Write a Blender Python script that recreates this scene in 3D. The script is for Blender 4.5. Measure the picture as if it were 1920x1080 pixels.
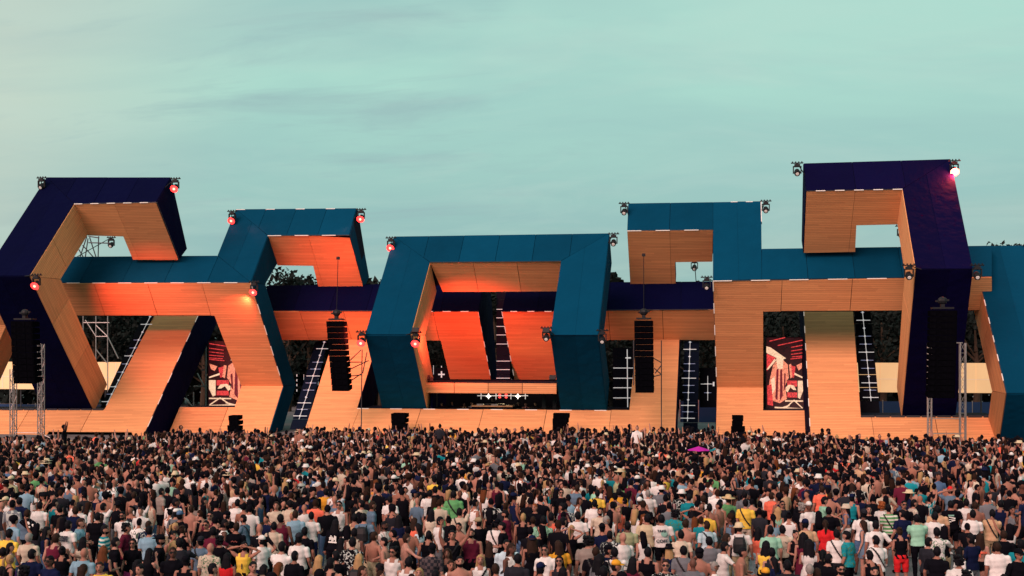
import bpy, bmesh, math, random
import numpy as np
from mathutils import Vector, Matrix

for _o in list(bpy.data.objects):
    bpy.data.objects.remove(_o, do_unlink=True)
random.seed(7)
SC = bpy.context.scene
COL = SC.collection
R = math.radians

# ------------------------------------------------------------------ camera, sky, sun, exposure
FPX, CX, HY, CAMH = 2250.0, 960.0, 635.0, 6.6
TH = math.atan(370.0 / FPX)
cam_d = bpy.data.cameras.new("camera")
cam_d.sensor_width = 36.0
cam_d.lens = 36.0 * FPX / 1920.0
cam_d.shift_y = (HY - 540.0) / 1920.0
cam_d.clip_start, cam_d.clip_end = 0.5, 6000.0
cam = bpy.data.objects.new("camera", cam_d)
COL.objects.link(cam)
cam.location = (0, 0, CAMH)
cam.rotation_euler = (R(90), 0, TH)
SC.camera = cam

SUN_EL, SUN_AZ = R(34.0), R(204.0)      # low soft evening light from behind the camera
world = bpy.data.worlds.new("World")
SC.world = world
world.use_nodes = True
wn, wl = world.node_tree.nodes, world.node_tree.links
wn.clear()
w_out = wn.new("ShaderNodeOutputWorld")
w_bg = wn.new("ShaderNodeBackground")
w_sky = wn.new("ShaderNodeTexSky")
w_sky.sky_type = 'NISHITA'
w_sky.sun_disc = False
w_sky.sun_elevation = SUN_EL
w_sky.sun_rotation = SUN_AZ
w_sky.dust_density = 2.0
w_sky.ozone_density = 3.0
w_tc = wn.new("ShaderNodeTexCoord")
w_sep = wn.new("ShaderNodeSeparateXYZ")
wl.new(w_tc.outputs["Generated"], w_sep.inputs[0])
# even dusk gradient, the same all the way round
w_ramp = wn.new("ShaderNodeValToRGB")
w_ramp.color_ramp.elements[0].position = 0.0
w_ramp.color_ramp.elements[0].color = (0.31, 0.50, 0.49, 1)
w_ramp.color_ramp.elements[1].position = 0.55
w_ramp.color_ramp.elements[1].color = (0.45, 0.76, 0.65, 1)
for p_, c_ in ((0.10, (0.345, 0.585, 0.545, 1)), (0.2, (0.44, 0.75, 0.645, 1)), (0.28, (0.475, 0.78, 0.67, 1))):
    e_ = w_ramp.color_ramp.elements.new(p_)
    e_.color = c_
wl.new(w_sep.outputs["Z"], w_ramp.inputs[0])
# clouds: stretched noise on the dome seen as a flat layer
w_add = wn.new("ShaderNodeMath"); w_add.operation = 'ADD'; w_add.inputs[1].default_value = 0.16
wl.new(w_sep.outputs["Z"], w_add.inputs[0])
w_max = wn.new("ShaderNodeMath"); w_max.operation = 'MAXIMUM'; w_max.inputs[1].default_value = 0.05
wl.new(w_add.outputs[0], w_max.inputs[0])
w_dx = wn.new("ShaderNodeMath"); w_dx.operation = 'DIVIDE'
w_dy = wn.new("ShaderNodeMath"); w_dy.operation = 'DIVIDE'
wl.new(w_sep.outputs["X"], w_dx.inputs[0]); wl.new(w_max.outputs[0], w_dx.inputs[1])
wl.new(w_sep.outputs["Y"], w_dy.inputs[0]); wl.new(w_max.outputs[0], w_dy.inputs[1])
w_cmb = wn.new("ShaderNodeCombineXYZ")
wl.new(w_dx.outputs[0], w_cmb.inputs[0]); wl.new(w_dy.outputs[0], w_cmb.inputs[1])
def w_noise(scale, detail, rough, loc, dist=0.0, sx=1.0, sy=1.0):
    mp = wn.new("ShaderNodeMapping")
    mp.inputs["Location"].default_value = loc
    mp.inputs["Scale"].default_value = (sx, sy, 1)
    wl.new(w_cmb.outputs[0], mp.inputs[0])
    n = wn.new("ShaderNodeTexNoise")
    n.inputs["Scale"].default_value = scale
    n.inputs["Detail"].default_value = detail
    n.inputs["Roughness"].default_value = rough
    n.inputs["Distortion"].default_value = dist
    wl.new(mp.outputs[0], n.inputs["Vector"])
    return n
def w_band(node, a, b, amount):
    r = wn.new("ShaderNodeMapRange")
    r.inputs[1].default_value, r.inputs[2].default_value = a, b
    r.inputs[3].default_value, r.inputs[4].default_value = 0.0, amount
    wl.new(node.outputs["Fac"], r.inputs[0])
    return r
def w_mix(fac, a, col):
    m = wn.new("ShaderNodeMixRGB")
    wl.new(fac.outputs[0], m.inputs[0]); wl.new(a.outputs[0], m.inputs[1])
    m.inputs[2].default_value = col
    return m
n1 = w_noise(0.85, 4, 0.55, (2.1, 0.7, 0), 0.4, 0.8, 1.5)       # broad soft veils
m1 = w_mix(w_band(n1, 0.45, 0.72, 0.55), w_ramp, (0.31, 0.53, 0.53, 1))
n2 = w_noise(0.55, 3, 0.5, (5.3, 3.2, 0), 0.2, 0.7, 1.2)         # warm cream veils
m2a = w_mix(w_band(n2, 0.54, 0.80, 0.35), m1, (0.66, 0.68, 0.57, 1))
def w_dir(d, a, b, amount):               # how near a direction of the sky is to d
    dp = wn.new("ShaderNodeVectorMath"); dp.operation = 'DOT_PRODUCT'
    dp.inputs[1].default_value = Vector(d).normalized()
    wl.new(w_tc.outputs["Generated"], dp.inputs[0])
    r = wn.new("ShaderNodeMapRange"); r.interpolation_type = 'SMOOTHSTEP'
    r.inputs[1].default_value, r.inputs[2].default_value = a, b
    r.inputs[3].default_value, r.inputs[4].default_value = 0.0, amount
    wl.new(dp.outputs["Value"], r.inputs[0])
    return r
# the afterglow of the set sun lies to the left
m2 = w_mix(w_dir((-0.80, 0.52, 0.33), 0.80, 0.97, 0.70), m2a, (0.80, 0.74, 0.60, 1))
n3 = w_noise(2.6, 7, 0.6, (8.4, 1.0, 0), 0.5, 0.6, 1.7)          # small grey wisps
w_b3 = w_band(n3, 0.52, 0.70, 0.55)
w_g3 = w_dir((-0.32, 0.92, 0.245), 0.955, 0.994, 0.85)
w_g3b = wn.new("ShaderNodeMath"); w_g3b.operation = 'ADD'; w_g3b.inputs[1].default_value = 0.18; wl.new(w_g3.outputs[0], w_g3b.inputs[0])
w_m3 = wn.new("ShaderNodeMath"); w_m3.operation = 'MULTIPLY'; wl.new(w_b3.outputs[0], w_m3.inputs[0]); wl.new(w_g3b.outputs[0], w_m3.inputs[1])
m3 = w_mix(w_m3, m2, (0.33, 0.49, 0.50, 1))
n4 = w_noise(1.5, 6, 0.62, (3.7, 9.1, 0), 0.8, 0.8, 1.3)         # mottling
m4 = w_mix(w_band(n4, 0.47, 0.70, 0.30), m3, (0.58, 0.76, 0.67, 1))
n5 = w_noise(1.1, 5, 0.6, (1.2, 4.4, 0), 0.6, 0.7, 1.4)
m3 = w_mix(w_band(n5, 0.50, 0.72, 0.30), m4, (0.34, 0.54, 0.54, 1))
w_sc = wn.new("ShaderNodeMixRGB"); w_sc.blend_type = 'MULTIPLY'; w_sc.inputs[0].default_value = 1.0
w_sc.inputs[2].default_value = (0.06, 0.06, 0.06, 1)
wl.new(w_sky.outputs[0], w_sc.inputs[1])
w_fin = wn.new("ShaderNodeMixRGB"); w_fin.inputs[0].default_value = 0.90
wl.new(w_sc.outputs[0], w_fin.inputs[1]); wl.new(m3.outputs[0], w_fin.inputs[2])
wl.new(w_fin.outputs[0], w_bg.inputs["Color"])
w_bg.inputs["Strength"].default_value = 1.0
wl.new(w_bg.outputs[0], w_out.inputs[0])

sun_d = bpy.data.lights.new("sun", 'SUN')
sun_d.energy = 4.2
sun_d.angle = R(40)
sun_d.color = (1.0, 0.55, 0.49)
sun = bpy.data.objects.new("sun", sun_d)
COL.objects.link(sun)
_sd = Vector((math.sin(SUN_AZ) * math.cos(SUN_EL), math.cos(SUN_AZ) * math.cos(SUN_EL), math.sin(SUN_EL)))
sun.rotation_euler = _sd.to_track_quat('Z', 'Y').to_euler()
sun.location = (-40, -60, 60)

SC.view_settings.view_transform = 'Standard'
SC.view_settings.look = 'None'
SC.view_settings.exposure = 0.0
SC.view_settings.gamma = 1.0
SC.view_settings.use_curve_mapping = False
SC.render.engine = 'CYCLES'
SC.cycles.max_bounces = 5
SC.cycles.diffuse_bounces = 3
SC.cycles.glossy_bounces = 2

# ------------------------------------------------------------------ measuring helpers
_c, _s = math.cos(TH), math.sin(TH)
def ray(px, py):
    a, b = (px - CX) / FPX, (HY - py) / FPX
    return Vector((-_s + a * _c, _c + a * _s, b))
def PY(px, py, Y):                       # point seen at a pixel, at stage depth Y
    d = ray(px, py)
    t = Y / d.y
    return Vector((d.x * t, Y, CAMH + d.z * t))
def PP(px, py, pl):                      # point on a sloping plane Y = Y0 + m (z - z0)
    Y0, z0, m = pl
    d = ray(px, py)
    t = (Y0 + m * (CAMH - z0)) / (d.y - m * d.z)
    return Vector((d.x * t, d.y * t, CAMH + d.z * t))
def PZ(px, py, z):                       # point on a level plane
    d = ray(px, py)
    t = (z - CAMH) / d.z
    return Vector((d.x * t, d.y * t, z))
def PXZ(px, z, pl):                      # the point of a plane at a pixel column and a height
    d = ray(px, HY)
    Y = pl[0] + pl[2] * (z - pl[1])
    return Vector((d.x / d.y * Y, Y, z))
def plane_at(px, py, Y, m):
    return (Y, PY(px, py, Y).z, m)

# ------------------------------------------------------------------ scene helpers
def link(o, parent=None):
    COL.objects.link(o)
    if parent is not None:
        o.parent = parent
    return o
def mesh_obj(name, verts, faces, mat=None, parent=None, smooth=False, uv=None):
    me = bpy.data.meshes.new(name)
    me.from_pydata([tuple(v) for v in verts], [], faces)
    if mat is not None:
        me.materials.append(mat)
    if smooth:
        me.polygons.foreach_set("use_smooth", [True] * len(me.polygons))
    if uv is not None:
        l = me.uv_layers.new(name="UVMap")
        for p in me.polygons:
            for li in p.loop_indices:
                l.data[li].uv = uv(me.vertices[me.loops[li].vertex_index].co)
    me.update()
    return link(bpy.data.objects.new(name, me), parent)
def empty(name, loc=(0, 0, 0), rz=0.0):
    o = bpy.data.objects.new(name, None)
    o.location = loc
    o.rotation_euler = (0, 0, rz)
    o.empty_display_size = 0.3
    COL.objects.link(o)
    return o
def tag(o, label=None, cat=None, group=None, kind=None):
    if label: o["label"] = label
    if cat: o["category"] = cat
    if group: o["group"] = group
    if kind: o["kind"] = kind
    return o
class MB:
    def __init__(self):
        self.v, self.f = [], []
    def box(self, c, s, rot=None):
        n = len(self.v)
        c = Vector(c)
        for dx in (-.5, .5):
            for dy in (-.5, .5):
                for dz in (-.5, .5):
                    p = Vector((dx * s[0], dy * s[1], dz * s[2]))
                    if rot is not None: p = rot @ p
                    self.v.append(c + p)
        for q in ((0, 1, 3, 2), (4, 6, 7, 5), (0, 4, 5, 1), (2, 3, 7, 6), (0, 2, 6, 4), (1, 5, 7, 3)):
            self.f.append([n + i for i in q])
        return self
    def tube(self, a, b, r0, r1=None, n=6):
        a, b = Vector(a), Vector(b)
        r1 = r0 if r1 is None else r1
        d = (b - a).normalized()
        u = d.orthogonal().normalized()
        w = d.cross(u)
        k = len(self.v)
        for p, r in ((a, r0), (b, r1)):
            for i in range(n):
                t = 2 * math.pi * i / n
                self.v.append(p + (u * math.cos(t) + w * math.sin(t)) * r)
        for i in range(n):
            j = (i + 1) % n
            self.f.append([k + i, k + j, k + n + j, k + n + i])
        self.f.append([k + i for i in range(n)][::-1])
        self.f.append([k + n + i for i in range(n)])
        return self
    def ell(self, c, r, n=10, m=6, rot=None):
        k = len(self.v)
        c = Vector(c)
        pts = [Vector((0, 0, -r[2]))]
        for j in range(1, m):
            ph = -math.pi / 2 + math.pi * j / m
            for i in range(n):
                t = 2 * math.pi * i / n
                pts.append(Vector((r[0] * math.cos(ph) * math.cos(t), r[1] * math.cos(ph) * math.sin(t), r[2] * math.sin(ph))))
        pts.append(Vector((0, 0, r[2])))
        for p in pts:
            self.v.append(c + (rot @ p if rot is not None else p))
        for i in range(n):
            self.f.append([k, k + 1 + (i + 1) % n, k + 1 + i])
        for j in range(m - 2):
            for i in range(n):
                a = k + 1 + j * n + i; b = k + 1 + j * n + (i + 1) % n
                self.f.append([a, b, b + n, a + n])
        t = k + 1 + (m - 1) * n
        for i in range(n):
            self.f.append([t - n + i, t - n + (i + 1) % n, t])
        return self
    def loft(self, rings, cap=True):      # rings: list of lists of points, same length
        k = len(self.v)
        n = len(rings[0])
        for r_ in rings:
            self.v.extend([Vector(p) for p in r_])
        for j in range(len(rings) - 1):
            for i in range(n):
                a = k + j * n + i; b = k + j * n + (i + 1) % n
                self.f.append([a, b, b + n, a + n])
        if cap:
            self.f.append([k + i for i in range(n)][::-1])
            self.f.append([k + (len(rings) - 1) * n + i for i in range(n)])
        return self
    def build(self, name, mat=None, parent=None, smooth=False):
        return mesh_obj(name, self.v, self.f, mat, parent, smooth)

# ------------------------------------------------------------------ materials
MAT = {}
def mat(name, col, rough=0.7, spec=0.3, metal=0.0, var=0.0, noise=0.0, nscale=3.0, emit=None, es=0.0):
    m = bpy.data.materials.new(name)
    m.use_nodes = True
    nt = m.node_tree
    b = nt.nodes["Principled BSDF"]
    b.inputs["Roughness"].default_value = rough
    b.inputs["Specular IOR Level"].default_value = spec
    b.inputs["Metallic"].default_value = metal
    b.inputs["Base Color"].default_value = (*col, 1)
    last = None
    if noise or var:
        rgb = nt.nodes.new("ShaderNodeRGB"); rgb.outputs[0].default_value = (*col, 1)
        hsv = nt.nodes.new("ShaderNodeHueSaturation")
        nt.links.new(rgb.outputs[0], hsv.inputs["Color"])
        val = nt.nodes.new("ShaderNodeMath"); val.operation = 'ADD'; val.inputs[0].default_value = 1.0
        acc = None
        if var:
            oi = nt.nodes.new("ShaderNodeObjectInfo")
            mr = nt.nodes.new("ShaderNodeMapRange")
            mr.inputs[3].default_value, mr.inputs[4].default_value = -var, var
            nt.links.new(oi.outputs["Random"], mr.inputs[0]); acc = mr.outputs[0]
        if noise:
            tc = nt.nodes.new("ShaderNodeTexCoord")
            tn = nt.nodes.new("ShaderNodeTexNoise")
            tn.inputs["Scale"].default_value = nscale; tn.inputs["Detail"].default_value = 5
            nt.links.new(tc.outputs["Object"], tn.inputs["Vector"])
            mr2 = nt.nodes.new("ShaderNodeMapRange")
            mr2.inputs[1].default_value, mr2.inputs[2].default_value = 0.25, 0.75
            mr2.inputs[3].default_value, mr2.inputs[4].default_value = -noise, noise
            nt.links.new(tn.outputs["Fac"], mr2.inputs[0])
            if acc is not None:
                ad = nt.nodes.new("ShaderNodeMath"); ad.operation = 'ADD'
                nt.links.new(acc, ad.inputs[0]); nt.links.new(mr2.outputs[0], ad.inputs[1]); acc = ad.outputs[0]
            else:
                acc = mr2.outputs[0]
        nt.links.new(acc, val.inputs[1])
        nt.links.new(val.outputs[0], hsv.inputs["Value"])
        nt.links.new(hsv.outputs[0], b.inputs["Base Color"])
    if emit:
        b.inputs["Emission Color"].default_value = (*emit, 1)
        b.inputs["Emission Strength"].default_value = es
    MAT[name] = m
    return m

def wood_mat(name, lo, hi):
    m = bpy.data.materials.new(name); m.use_nodes = True
    nt = m.node_tree; N = nt.nodes; L = nt.links
    b = N["Principled BSDF"]; b.inputs["Roughness"].default_value = 0.75; b.inputs["Specular IOR Level"].default_value = 0.2
    uv = N.new("ShaderNodeUVMap"); sp = N.new("ShaderNodeSeparateXYZ"); L.new(uv.outputs[0], sp.inputs[0])
    def math_(op, a, v=None):
        n = N.new("ShaderNodeMath"); n.operation = op
        if isinstance(a, (int, float)): n.inputs[0].default_value = a
        else: L.new(a, n.inputs[0])
        if v is not None:
            if isinstance(v, (int, float)): n.inputs[1].default_value = v
            else: L.new(v, n.inputs[1])
        return n.outputs[0]
    row = math_('MULTIPLY', sp.outputs["Y"], 1 / 0.14)
    rid = math_('FLOOR', row)
    fr = math_('FRACT', row)
    # board end joints, staggered per row
    wn1 = N.new("ShaderNodeTexWhiteNoise"); wn1.noise_dimensions = '1D'; L.new(rid, wn1.inputs["W"])
    ux = math_('ADD', math_('MULTIPLY', sp.outputs["X"], 1 / 3.2), math_('MULTIPLY', wn1.outputs["Value"], 7.0))
    bid = math_('FLOOR', ux)
    cb = N.new("ShaderNodeCombineXYZ"); L.new(bid, cb.inputs[0]); L.new(rid, cb.inputs[1])
    wn2 = N.new("ShaderNodeTexWhiteNoise"); wn2.noise_dimensions = '2D'; L.new(cb.outputs[0], wn2.inputs["Vector"])
    gap = N.new("ShaderNodeMapRange"); gap.inputs[1].default_value, gap.inputs[2].default_value = 0.80, 0.90
    gap.inputs[3].default_value, gap.inputs[4].default_value = 0.0, 1.0; L.new(fr, gap.inputs[0])
    # streaks: wide weathered bands along the boards
    mp = N.new("ShaderNodeMapping"); mp.inputs["Scale"].default_value = (0.12, 2.2, 1); L.new(uv.outputs[0], mp.inputs[0])
    ns = N.new("ShaderNodeTexNoise"); ns.inputs["Scale"].default_value = 1.6; ns.inputs["Detail"].default_value = 6; ns.inputs["Roughness"].default_value = 0.7
    L.new(mp.outputs[0], ns.inputs["Vector"])
    mp2 = N.new("ShaderNodeMapping"); mp2.inputs["Scale"].default_value = (1.4, 22.0, 1); L.new(uv.outputs[0], mp2.inputs[0])
    ng = N.new("ShaderNodeTexNoise"); ng.inputs["Scale"].default_value = 1.0; ng.inputs["Detail"].default_value = 4
    L.new(mp2.outputs[0], ng.inputs["Vector"])
    oi = N.new("ShaderNodeObjectInfo")
    f = math_('ADD', math_('MULTIPLY', wn2.outputs["Value"], 0.26), math_('MULTIPLY', ng.outputs["Fac"], 0.30))
    f = math_('ADD', f, math_('MULTIPLY', ns.outputs["Fac"], 0.62))
    f = math_('ADD', f, math_('MULTIPLY', math_('SUBTRACT', oi.outputs["Random"], 0.5), 0.34))
    f = math_('SUBTRACT', f, 0.12)
    mx = N.new("ShaderNodeMixRGB"); mx.inputs[1].default_value = (*lo, 1); mx.inputs[2].default_value = (*hi, 1); L.new(f, mx.inputs[0])
    dk = N.new("ShaderNodeMixRGB"); dk.blend_type = 'MULTIPLY'; dk.inputs[2].default_value = (0.45, 0.38, 0.34, 1)
    L.new(math_('MULTIPLY', gap.outputs[0], 0.8), dk.inputs[0]); L.new(mx.outputs[0], dk.inputs[1])
    L.new(dk.outputs[0], b.inputs["Base Color"])
    bp = N.new("ShaderNodeBump"); bp.inputs["Distance"].default_value = 0.02; bp.inputs["Strength"].default_value = 0.5
    L.new(math_('SUBTRACT', 1.0, gap.outputs[0]), bp.inputs["Height"]); L.new(bp.outputs[0], b.inputs["Normal"])
    MAT[name] = m
    return m
wood_mat("slatted_wood", (0.52, 0.215, 0.095), (0.95, 0.45, 0.19))
def fabric_mat(name, col):
    m = mat(name, col, rough=0.9, spec=0.04, var=0.13, noise=0.07, nscale=0.6)
    nt = m.node_tree; N = nt.nodes; L = nt.links
    tc = N.new("ShaderNodeTexCoord"); n = N.new("ShaderNodeTexNoise"); n.inputs["Scale"].default_value = 1.3; n.inputs["Detail"].default_value = 2
    L.new(tc.outputs["Object"], n.inputs["Vector"])
    bp = N.new("ShaderNodeBump"); bp.inputs["Strength"].default_value = 0.5; bp.inputs["Distance"].default_value = 0.16
    L.new(n.outputs["Fac"], bp.inputs["Height"]); L.new(bp.outputs[0], N["Principled BSDF"].inputs["Normal"])
    return m
fabric_mat("teal_fabric", (0.0006, 0.043, 0.092))
fabric_mat("navy_fabric", (0.0011, 0.0018, 0.022))
fabric_mat("purple_fabric", (0.0028, 0.0019, 0.028))
mat("core_dark", (0.002, 0.003, 0.014), 0.9, 0.1)
mat("black_metal", (0.008, 0.008, 0.011), 0.55, 0.25, noise=0.3, nscale=8)
mat("speaker_black", (0.0022, 0.0022, 0.0035), 0.9, 0.0, noise=0.3, nscale=6)
mat("black_cloth", (0.003, 0.003, 0.006), 0.95, 0.05, noise=0.3, nscale=2)
mat("truss_metal", (0.30, 0.28, 0.27), 0.45, 0.5, metal=0.6, noise=0.2, nscale=12)
mat("dark_truss", (0.05, 0.05, 0.06), 0.5, 0.4, metal=0.4)
mat("edge_light", (0.6, 0.54, 0.5), 0.5, emit=(1.0, 0.80, 0.70), es=0.30)
mat("white_light", (0.4, 0.4, 0.4), 0.5, emit=(1.0, 0.97, 0.95), es=0.42)
mat("dim_light", (0.3, 0.35, 0.5), 0.5, emit=(0.45, 0.5, 0.8), es=0.45)
mat("flood_light", (0.9, 0.9, 0.9), 0.5, emit=(1.0, 0.93, 0.78), es=1.8)
mat("lens_red", (0.8, 0.1, 0.1), 0.3, emit=(1.0, 0.05, 0.045), es=1.5)
mat("lens_core", (0.9, 0.5, 0.4), 0.3, emit=(1.0, 0.34, 0.18), es=3.2)
mat("lens_off_glint", (0.5, 0.45, 0.42), 0.05, 0.9, emit=(1.0, 0.75, 0.65), es=0.25)  # unlit lens, its glint put in as a faint emission
mat("led_panel", (0.002, 0.003, 0.007), 0.6, 0.05)
mat("led_panel_light", (0.0025, 0.007, 0.020), 0.6, 0.05)
# ------------------------------------------------------------------ ground
gm = mat("pavement", (0.14, 0.14, 0.15), 0.9, 0.2, noise=0.25, nscale=0.5)
tag(mesh_obj("ground", [(-900, -300, 0), (900, -300, 0), (900, 1800, 0), (-900, 1800, 0)], [(0, 1, 2, 3)], gm), "grey paved festival ground under the crowd", kind="structure")

# ------------------------------------------------------------------ folded arches: solid cores with cladding panels
def newell(pts):
    n = Vector((0, 0, 0))
    for i, p in enumerate(pts):
        q = pts[(i + 1) % len(pts)]
        n += Vector(((p.y - q.y) * (p.z + q.z), (p.z - q.z) * (p.x + q.x), (p.x - q.x) * (p.y + q.y)))
    return n.normalized()
CAMP = Vector((0, 0, CAMH))
PANEL_NAME = {"slatted_wood": "wood_panel"}
def cladding(parent, pts, matname, along=None, width=2.4, proud=0.03, toward=None, name=None):
    """split a flat polygon into panels about `width` wide along `along`, each its own slab standing proud of the core"""
    nrm = newell(pts)
    ref = (toward if toward is not None else (CAMP - pts[0]))
    if nrm.dot(ref) < 0: nrm = -nrm
    along = Vector(along) if along is not None else Vector((1, 0, 0))
    along = (along - nrm * along.dot(nrm)).normalized()
    across = nrm.cross(along)
    if across.z < 0: across = -across
    bm = bmesh.new()
    bm.faces.new([bm.verts.new(p) for p in pts])
    ds = [along.dot(p) for p in pts]
    lo, hi = min(ds), max(ds)
    n = max(1, round((hi - lo) / width))
    for i in range(1, n):
        d = lo + (hi - lo) * i / n
        bmesh.ops.bisect_plane(bm, geom=bm.verts[:] + bm.edges[:] + bm.faces[:], dist=1e-5, plane_co=along * d, plane_no=along)
    polys = [[v.co.copy() for v in f.verts] for f in bm.faces if f.calc_area() > 0.02]
    bm.free()
    nm = name or PANEL_NAME.get(matname, "fabric_panel")
    for p in polys:
        if newell(p).dot(nrm) < 0: p = p[::-1]
        c = sum(p, Vector()) / len(p)
        pr = proud + random.uniform(0, 0.012)
        q = []
        for v in p:
            d = v - c
            q.append(c + d * (1 - 0.020 / max(d.length, 0.3)))
        k = len(q)
        vv = [v + nrm * pr for v in q] + [v - nrm * 0.01 for v in q]
        ff = [list(range(k))] + [[i, k + i, k + (i + 1) % k, (i + 1) % k] for i in range(k)]
        mesh_obj(nm, vv, ff, MAT[matname], parent, uv=(lambda co: (along.dot(co), across.dot(co))))
def slab(parent, pts, ext, core="core_dark"):
    """closed solid behind a front polygon; ext is one vector or one per corner"""
    if isinstance(ext, Vector): ext = [ext] * len(pts)
    k = len(pts)
    back = [p + e for p, e in zip(pts, ext)]
    nrm = newell(pts)
    inward = -nrm if nrm.dot(ext[0]) < 0 else nrm
    fr = [p + inward * 0.012 for p in pts]
    ff = [list(range(k)), [k + i for i in range(k)][::-1]] + [[(i + 1) % k, i, k + i, k + (i + 1) % k] for i in range(k)]
    mesh_obj("structure_core", fr + back, ff, MAT[core], parent)
    return back
def lights_along(parent, a, b, n, first=True, size=0.055, m="edge_light", duty=0.5):
    """a dashed row of light tubes along an edge"""
    a, b = Vector(a), Vector(b)
    off = (CAMP - (a + b) / 2).normalized() * 0.07
    for i in range(n):
        t0 = (i + (0.0 if first else 0.5)) / n
        t1 = min(1, t0 + duty / n)
        mb = MB().tube(a.lerp(b, t0) + off, a.lerp(b, t1) + off, size / 2, n=6)
        mb.build("edge_light", MAT[m], parent)
    mb = MB().tube(a + off * 0.3, b + off * 0.3, 0.025, n=5)
    mb.build("edge_rail", MAT["dark_truss"], parent)

V = Vector
BACK = lambda t: V((0, t, 0))
T = 2.6
NU = V((0, .707, -.707)) * T           # behind a face that leans back
NL = V((0, .707, .707)) * T            # behind a face that leans forward

# ---- navy arch A (far left of the photo)
A = empty("stage_arch", PY(120, 800, 78)); A.location.z = 0
def rel(parent, pts):
    return [p - parent.location for p in pts]
class Arch:
    def __init__(self, px, py, Y, label):
        o = empty("stage_arch", PY(px, py, Y)); o.location.z = 0
        self.o = tag(o, label, "stage arch", "folded arches of the festival stage")
        self.off = o.location.copy()
    def clad(self, pts, m, along=None, width=2.4, **k):
        global CAMP
        pts = [p - self.off for p in pts]
        old = CAMP; CAMP = V((0, 0, CAMH)) - self.off
        cladding(self.o, pts, m, along, width, **k)
        CAMP = old
    def slab(self, pts, ext, core="core_dark"):
        back = slab(self.o, [p - self.off for p in pts], ext, core)
        return [p + self.off for p in back]
    def lights(self, a, b, n, **k):
        global CAMP
        old = CAMP; CAMP = V((0, 0, CAMH)) - self.off
        lights_along(self.o, a - self.off, b - self.off, n, **k)
        CAMP = old
bpy.data.objects.remove(A)

STUB_BACK = V((0, 1.30, 0.85))           # thickness of the hanging stubs at their lower end
def ring_arch(label, pl_up, pl_low, OFk, OFt, OFr, IFr, IFt, IFk, foot_o, foot_i, stub, fabric, flip, planks=True):
    """one folded arch: a top bar and one leg that bends forward at the knee; the other side ends in a hanging stub"""
    a = Arch(*foot_i, 78, label)
    up = [PP(*p, pl_up) for p in (OFk, OFt, OFr, IFr, IFt, IFk)]
    zi = (up[3].z + up[4].z) / 2
    up[3], up[4] = PXZ(IFr[0], zi, pl_up), PXZ(IFt[0], zi, pl_up)
    kn = BACK(T * 1.414)
    top_in = V((0, 1.84, -1.45))
    back = a.slab(up, [kn, NU, NU * 0.4, top_in * 0.6, top_in, kn])
    low = [PP(*p, pl_low) for p in (foot_o, OFk, IFk, foot_i)]
    backl = a.slab(low, [NL, kn, kn, NL])
    # fabric on the faces that look forward; the top bar in strips, the leg in strips across
    ncut = PP(IFt[0], IFt[1], pl_up)
    bar = [up[1], up[2], up[3], up[4]]
    leg = [up[0], up[1], up[4], up[5]]
    a.clad(bar, fabric, (1, 0, 0), 2.6)
    a.clad(leg, fabric, (1, 0, 0) , 1.7)
    a.clad(low, fabric, (1, 0, 0), 1.7)
    # wooden inner side of the leg
    toward = V((-1, 0, 0)) if flip else V((1, 0, 0))
    s_up = [up[4], up[5], up[5] + kn, up[4] + NU]
    a.clad(s_up, "slatted_wood", up[4] - up[5], 4.5, toward=toward)
    s_lo = [low[2], low[3], low[3] + NL, low[2] + kn]
    a.clad(s_lo, "slatted_wood", low[3] - low[2], 4.5, toward=toward)
    # soffit and hanging stub share one wooden plane
    sof = (up[4].y, up[4].z, -1.0)
    st = [PP(*p, sof) for p in stub]
    st[0], st[1] = up[4].copy(), up[3].copy()
    wv = (up[2] - up[3]) * 0.96 + V((0, 0.05, 0)); wv.x = 0
    a.slab(st, [wv, wv] + [STUB_BACK] * 4)
    a.clad(st, "slatted_wood", (1, 0, 0), 3.2)
    a.lights(up[4], up[3], 5)
    # dark end face of bar and stub
    return a, up, low, st

upA = plane_at(55, 518, 70, 1.0); lowA = (upA[0], upA[1], -0.93)
archA, aU, aL, aS = ring_arch("navy stage arch with lit wooden inside, at the far left behind the bare mast",
    upA, lowA, (-32, 518), (88, 333), (320, 333), (293, 381), (139, 381), (55, 518), (84, 772), (176, 772),
    [(139, 381), (293, 381), (335, 487), (250, 487), (232, 443), (164, 441)], "navy_fabric", False)
sA = [aU[2], aU[3], aS[2], aS[2] + STUB_BACK]
archA.clad(sA, "navy_fabric", (0, 0, 1), 4, toward=V((1, 0, 0)))
archA.lights(aS[1] + V((0.05, 0, 0)), aS[2] + V((0.05, 0, 0)), 6, m="dark_truss", duty=0.8)

upJ = plane_at(1716, 505, 70, 1.0); lowJ = (upJ[0], upJ[1], -0.93)
archJ, jU, jL, jS = ring_arch("tallest purple stage arch with the bright red lamp on its top corner",
    upJ, lowJ, (1824, 505), (1782, 299), (1507, 307), (1512, 360), (1692, 353), (1717, 505), (1791, 783), (1691, 783),
    [(1692, 353), (1512, 360), (1507, 474), (1603, 472), (1605, 422), (1687, 420)], "purple_fabric", True)
sJ = [jU[2], jU[3], jS[2], jS[2] + STUB_BACK]
archJ.clad(sJ, "navy_fabric", (0, 0, 1), 4, toward=V((-1, 0, 0)))

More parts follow.
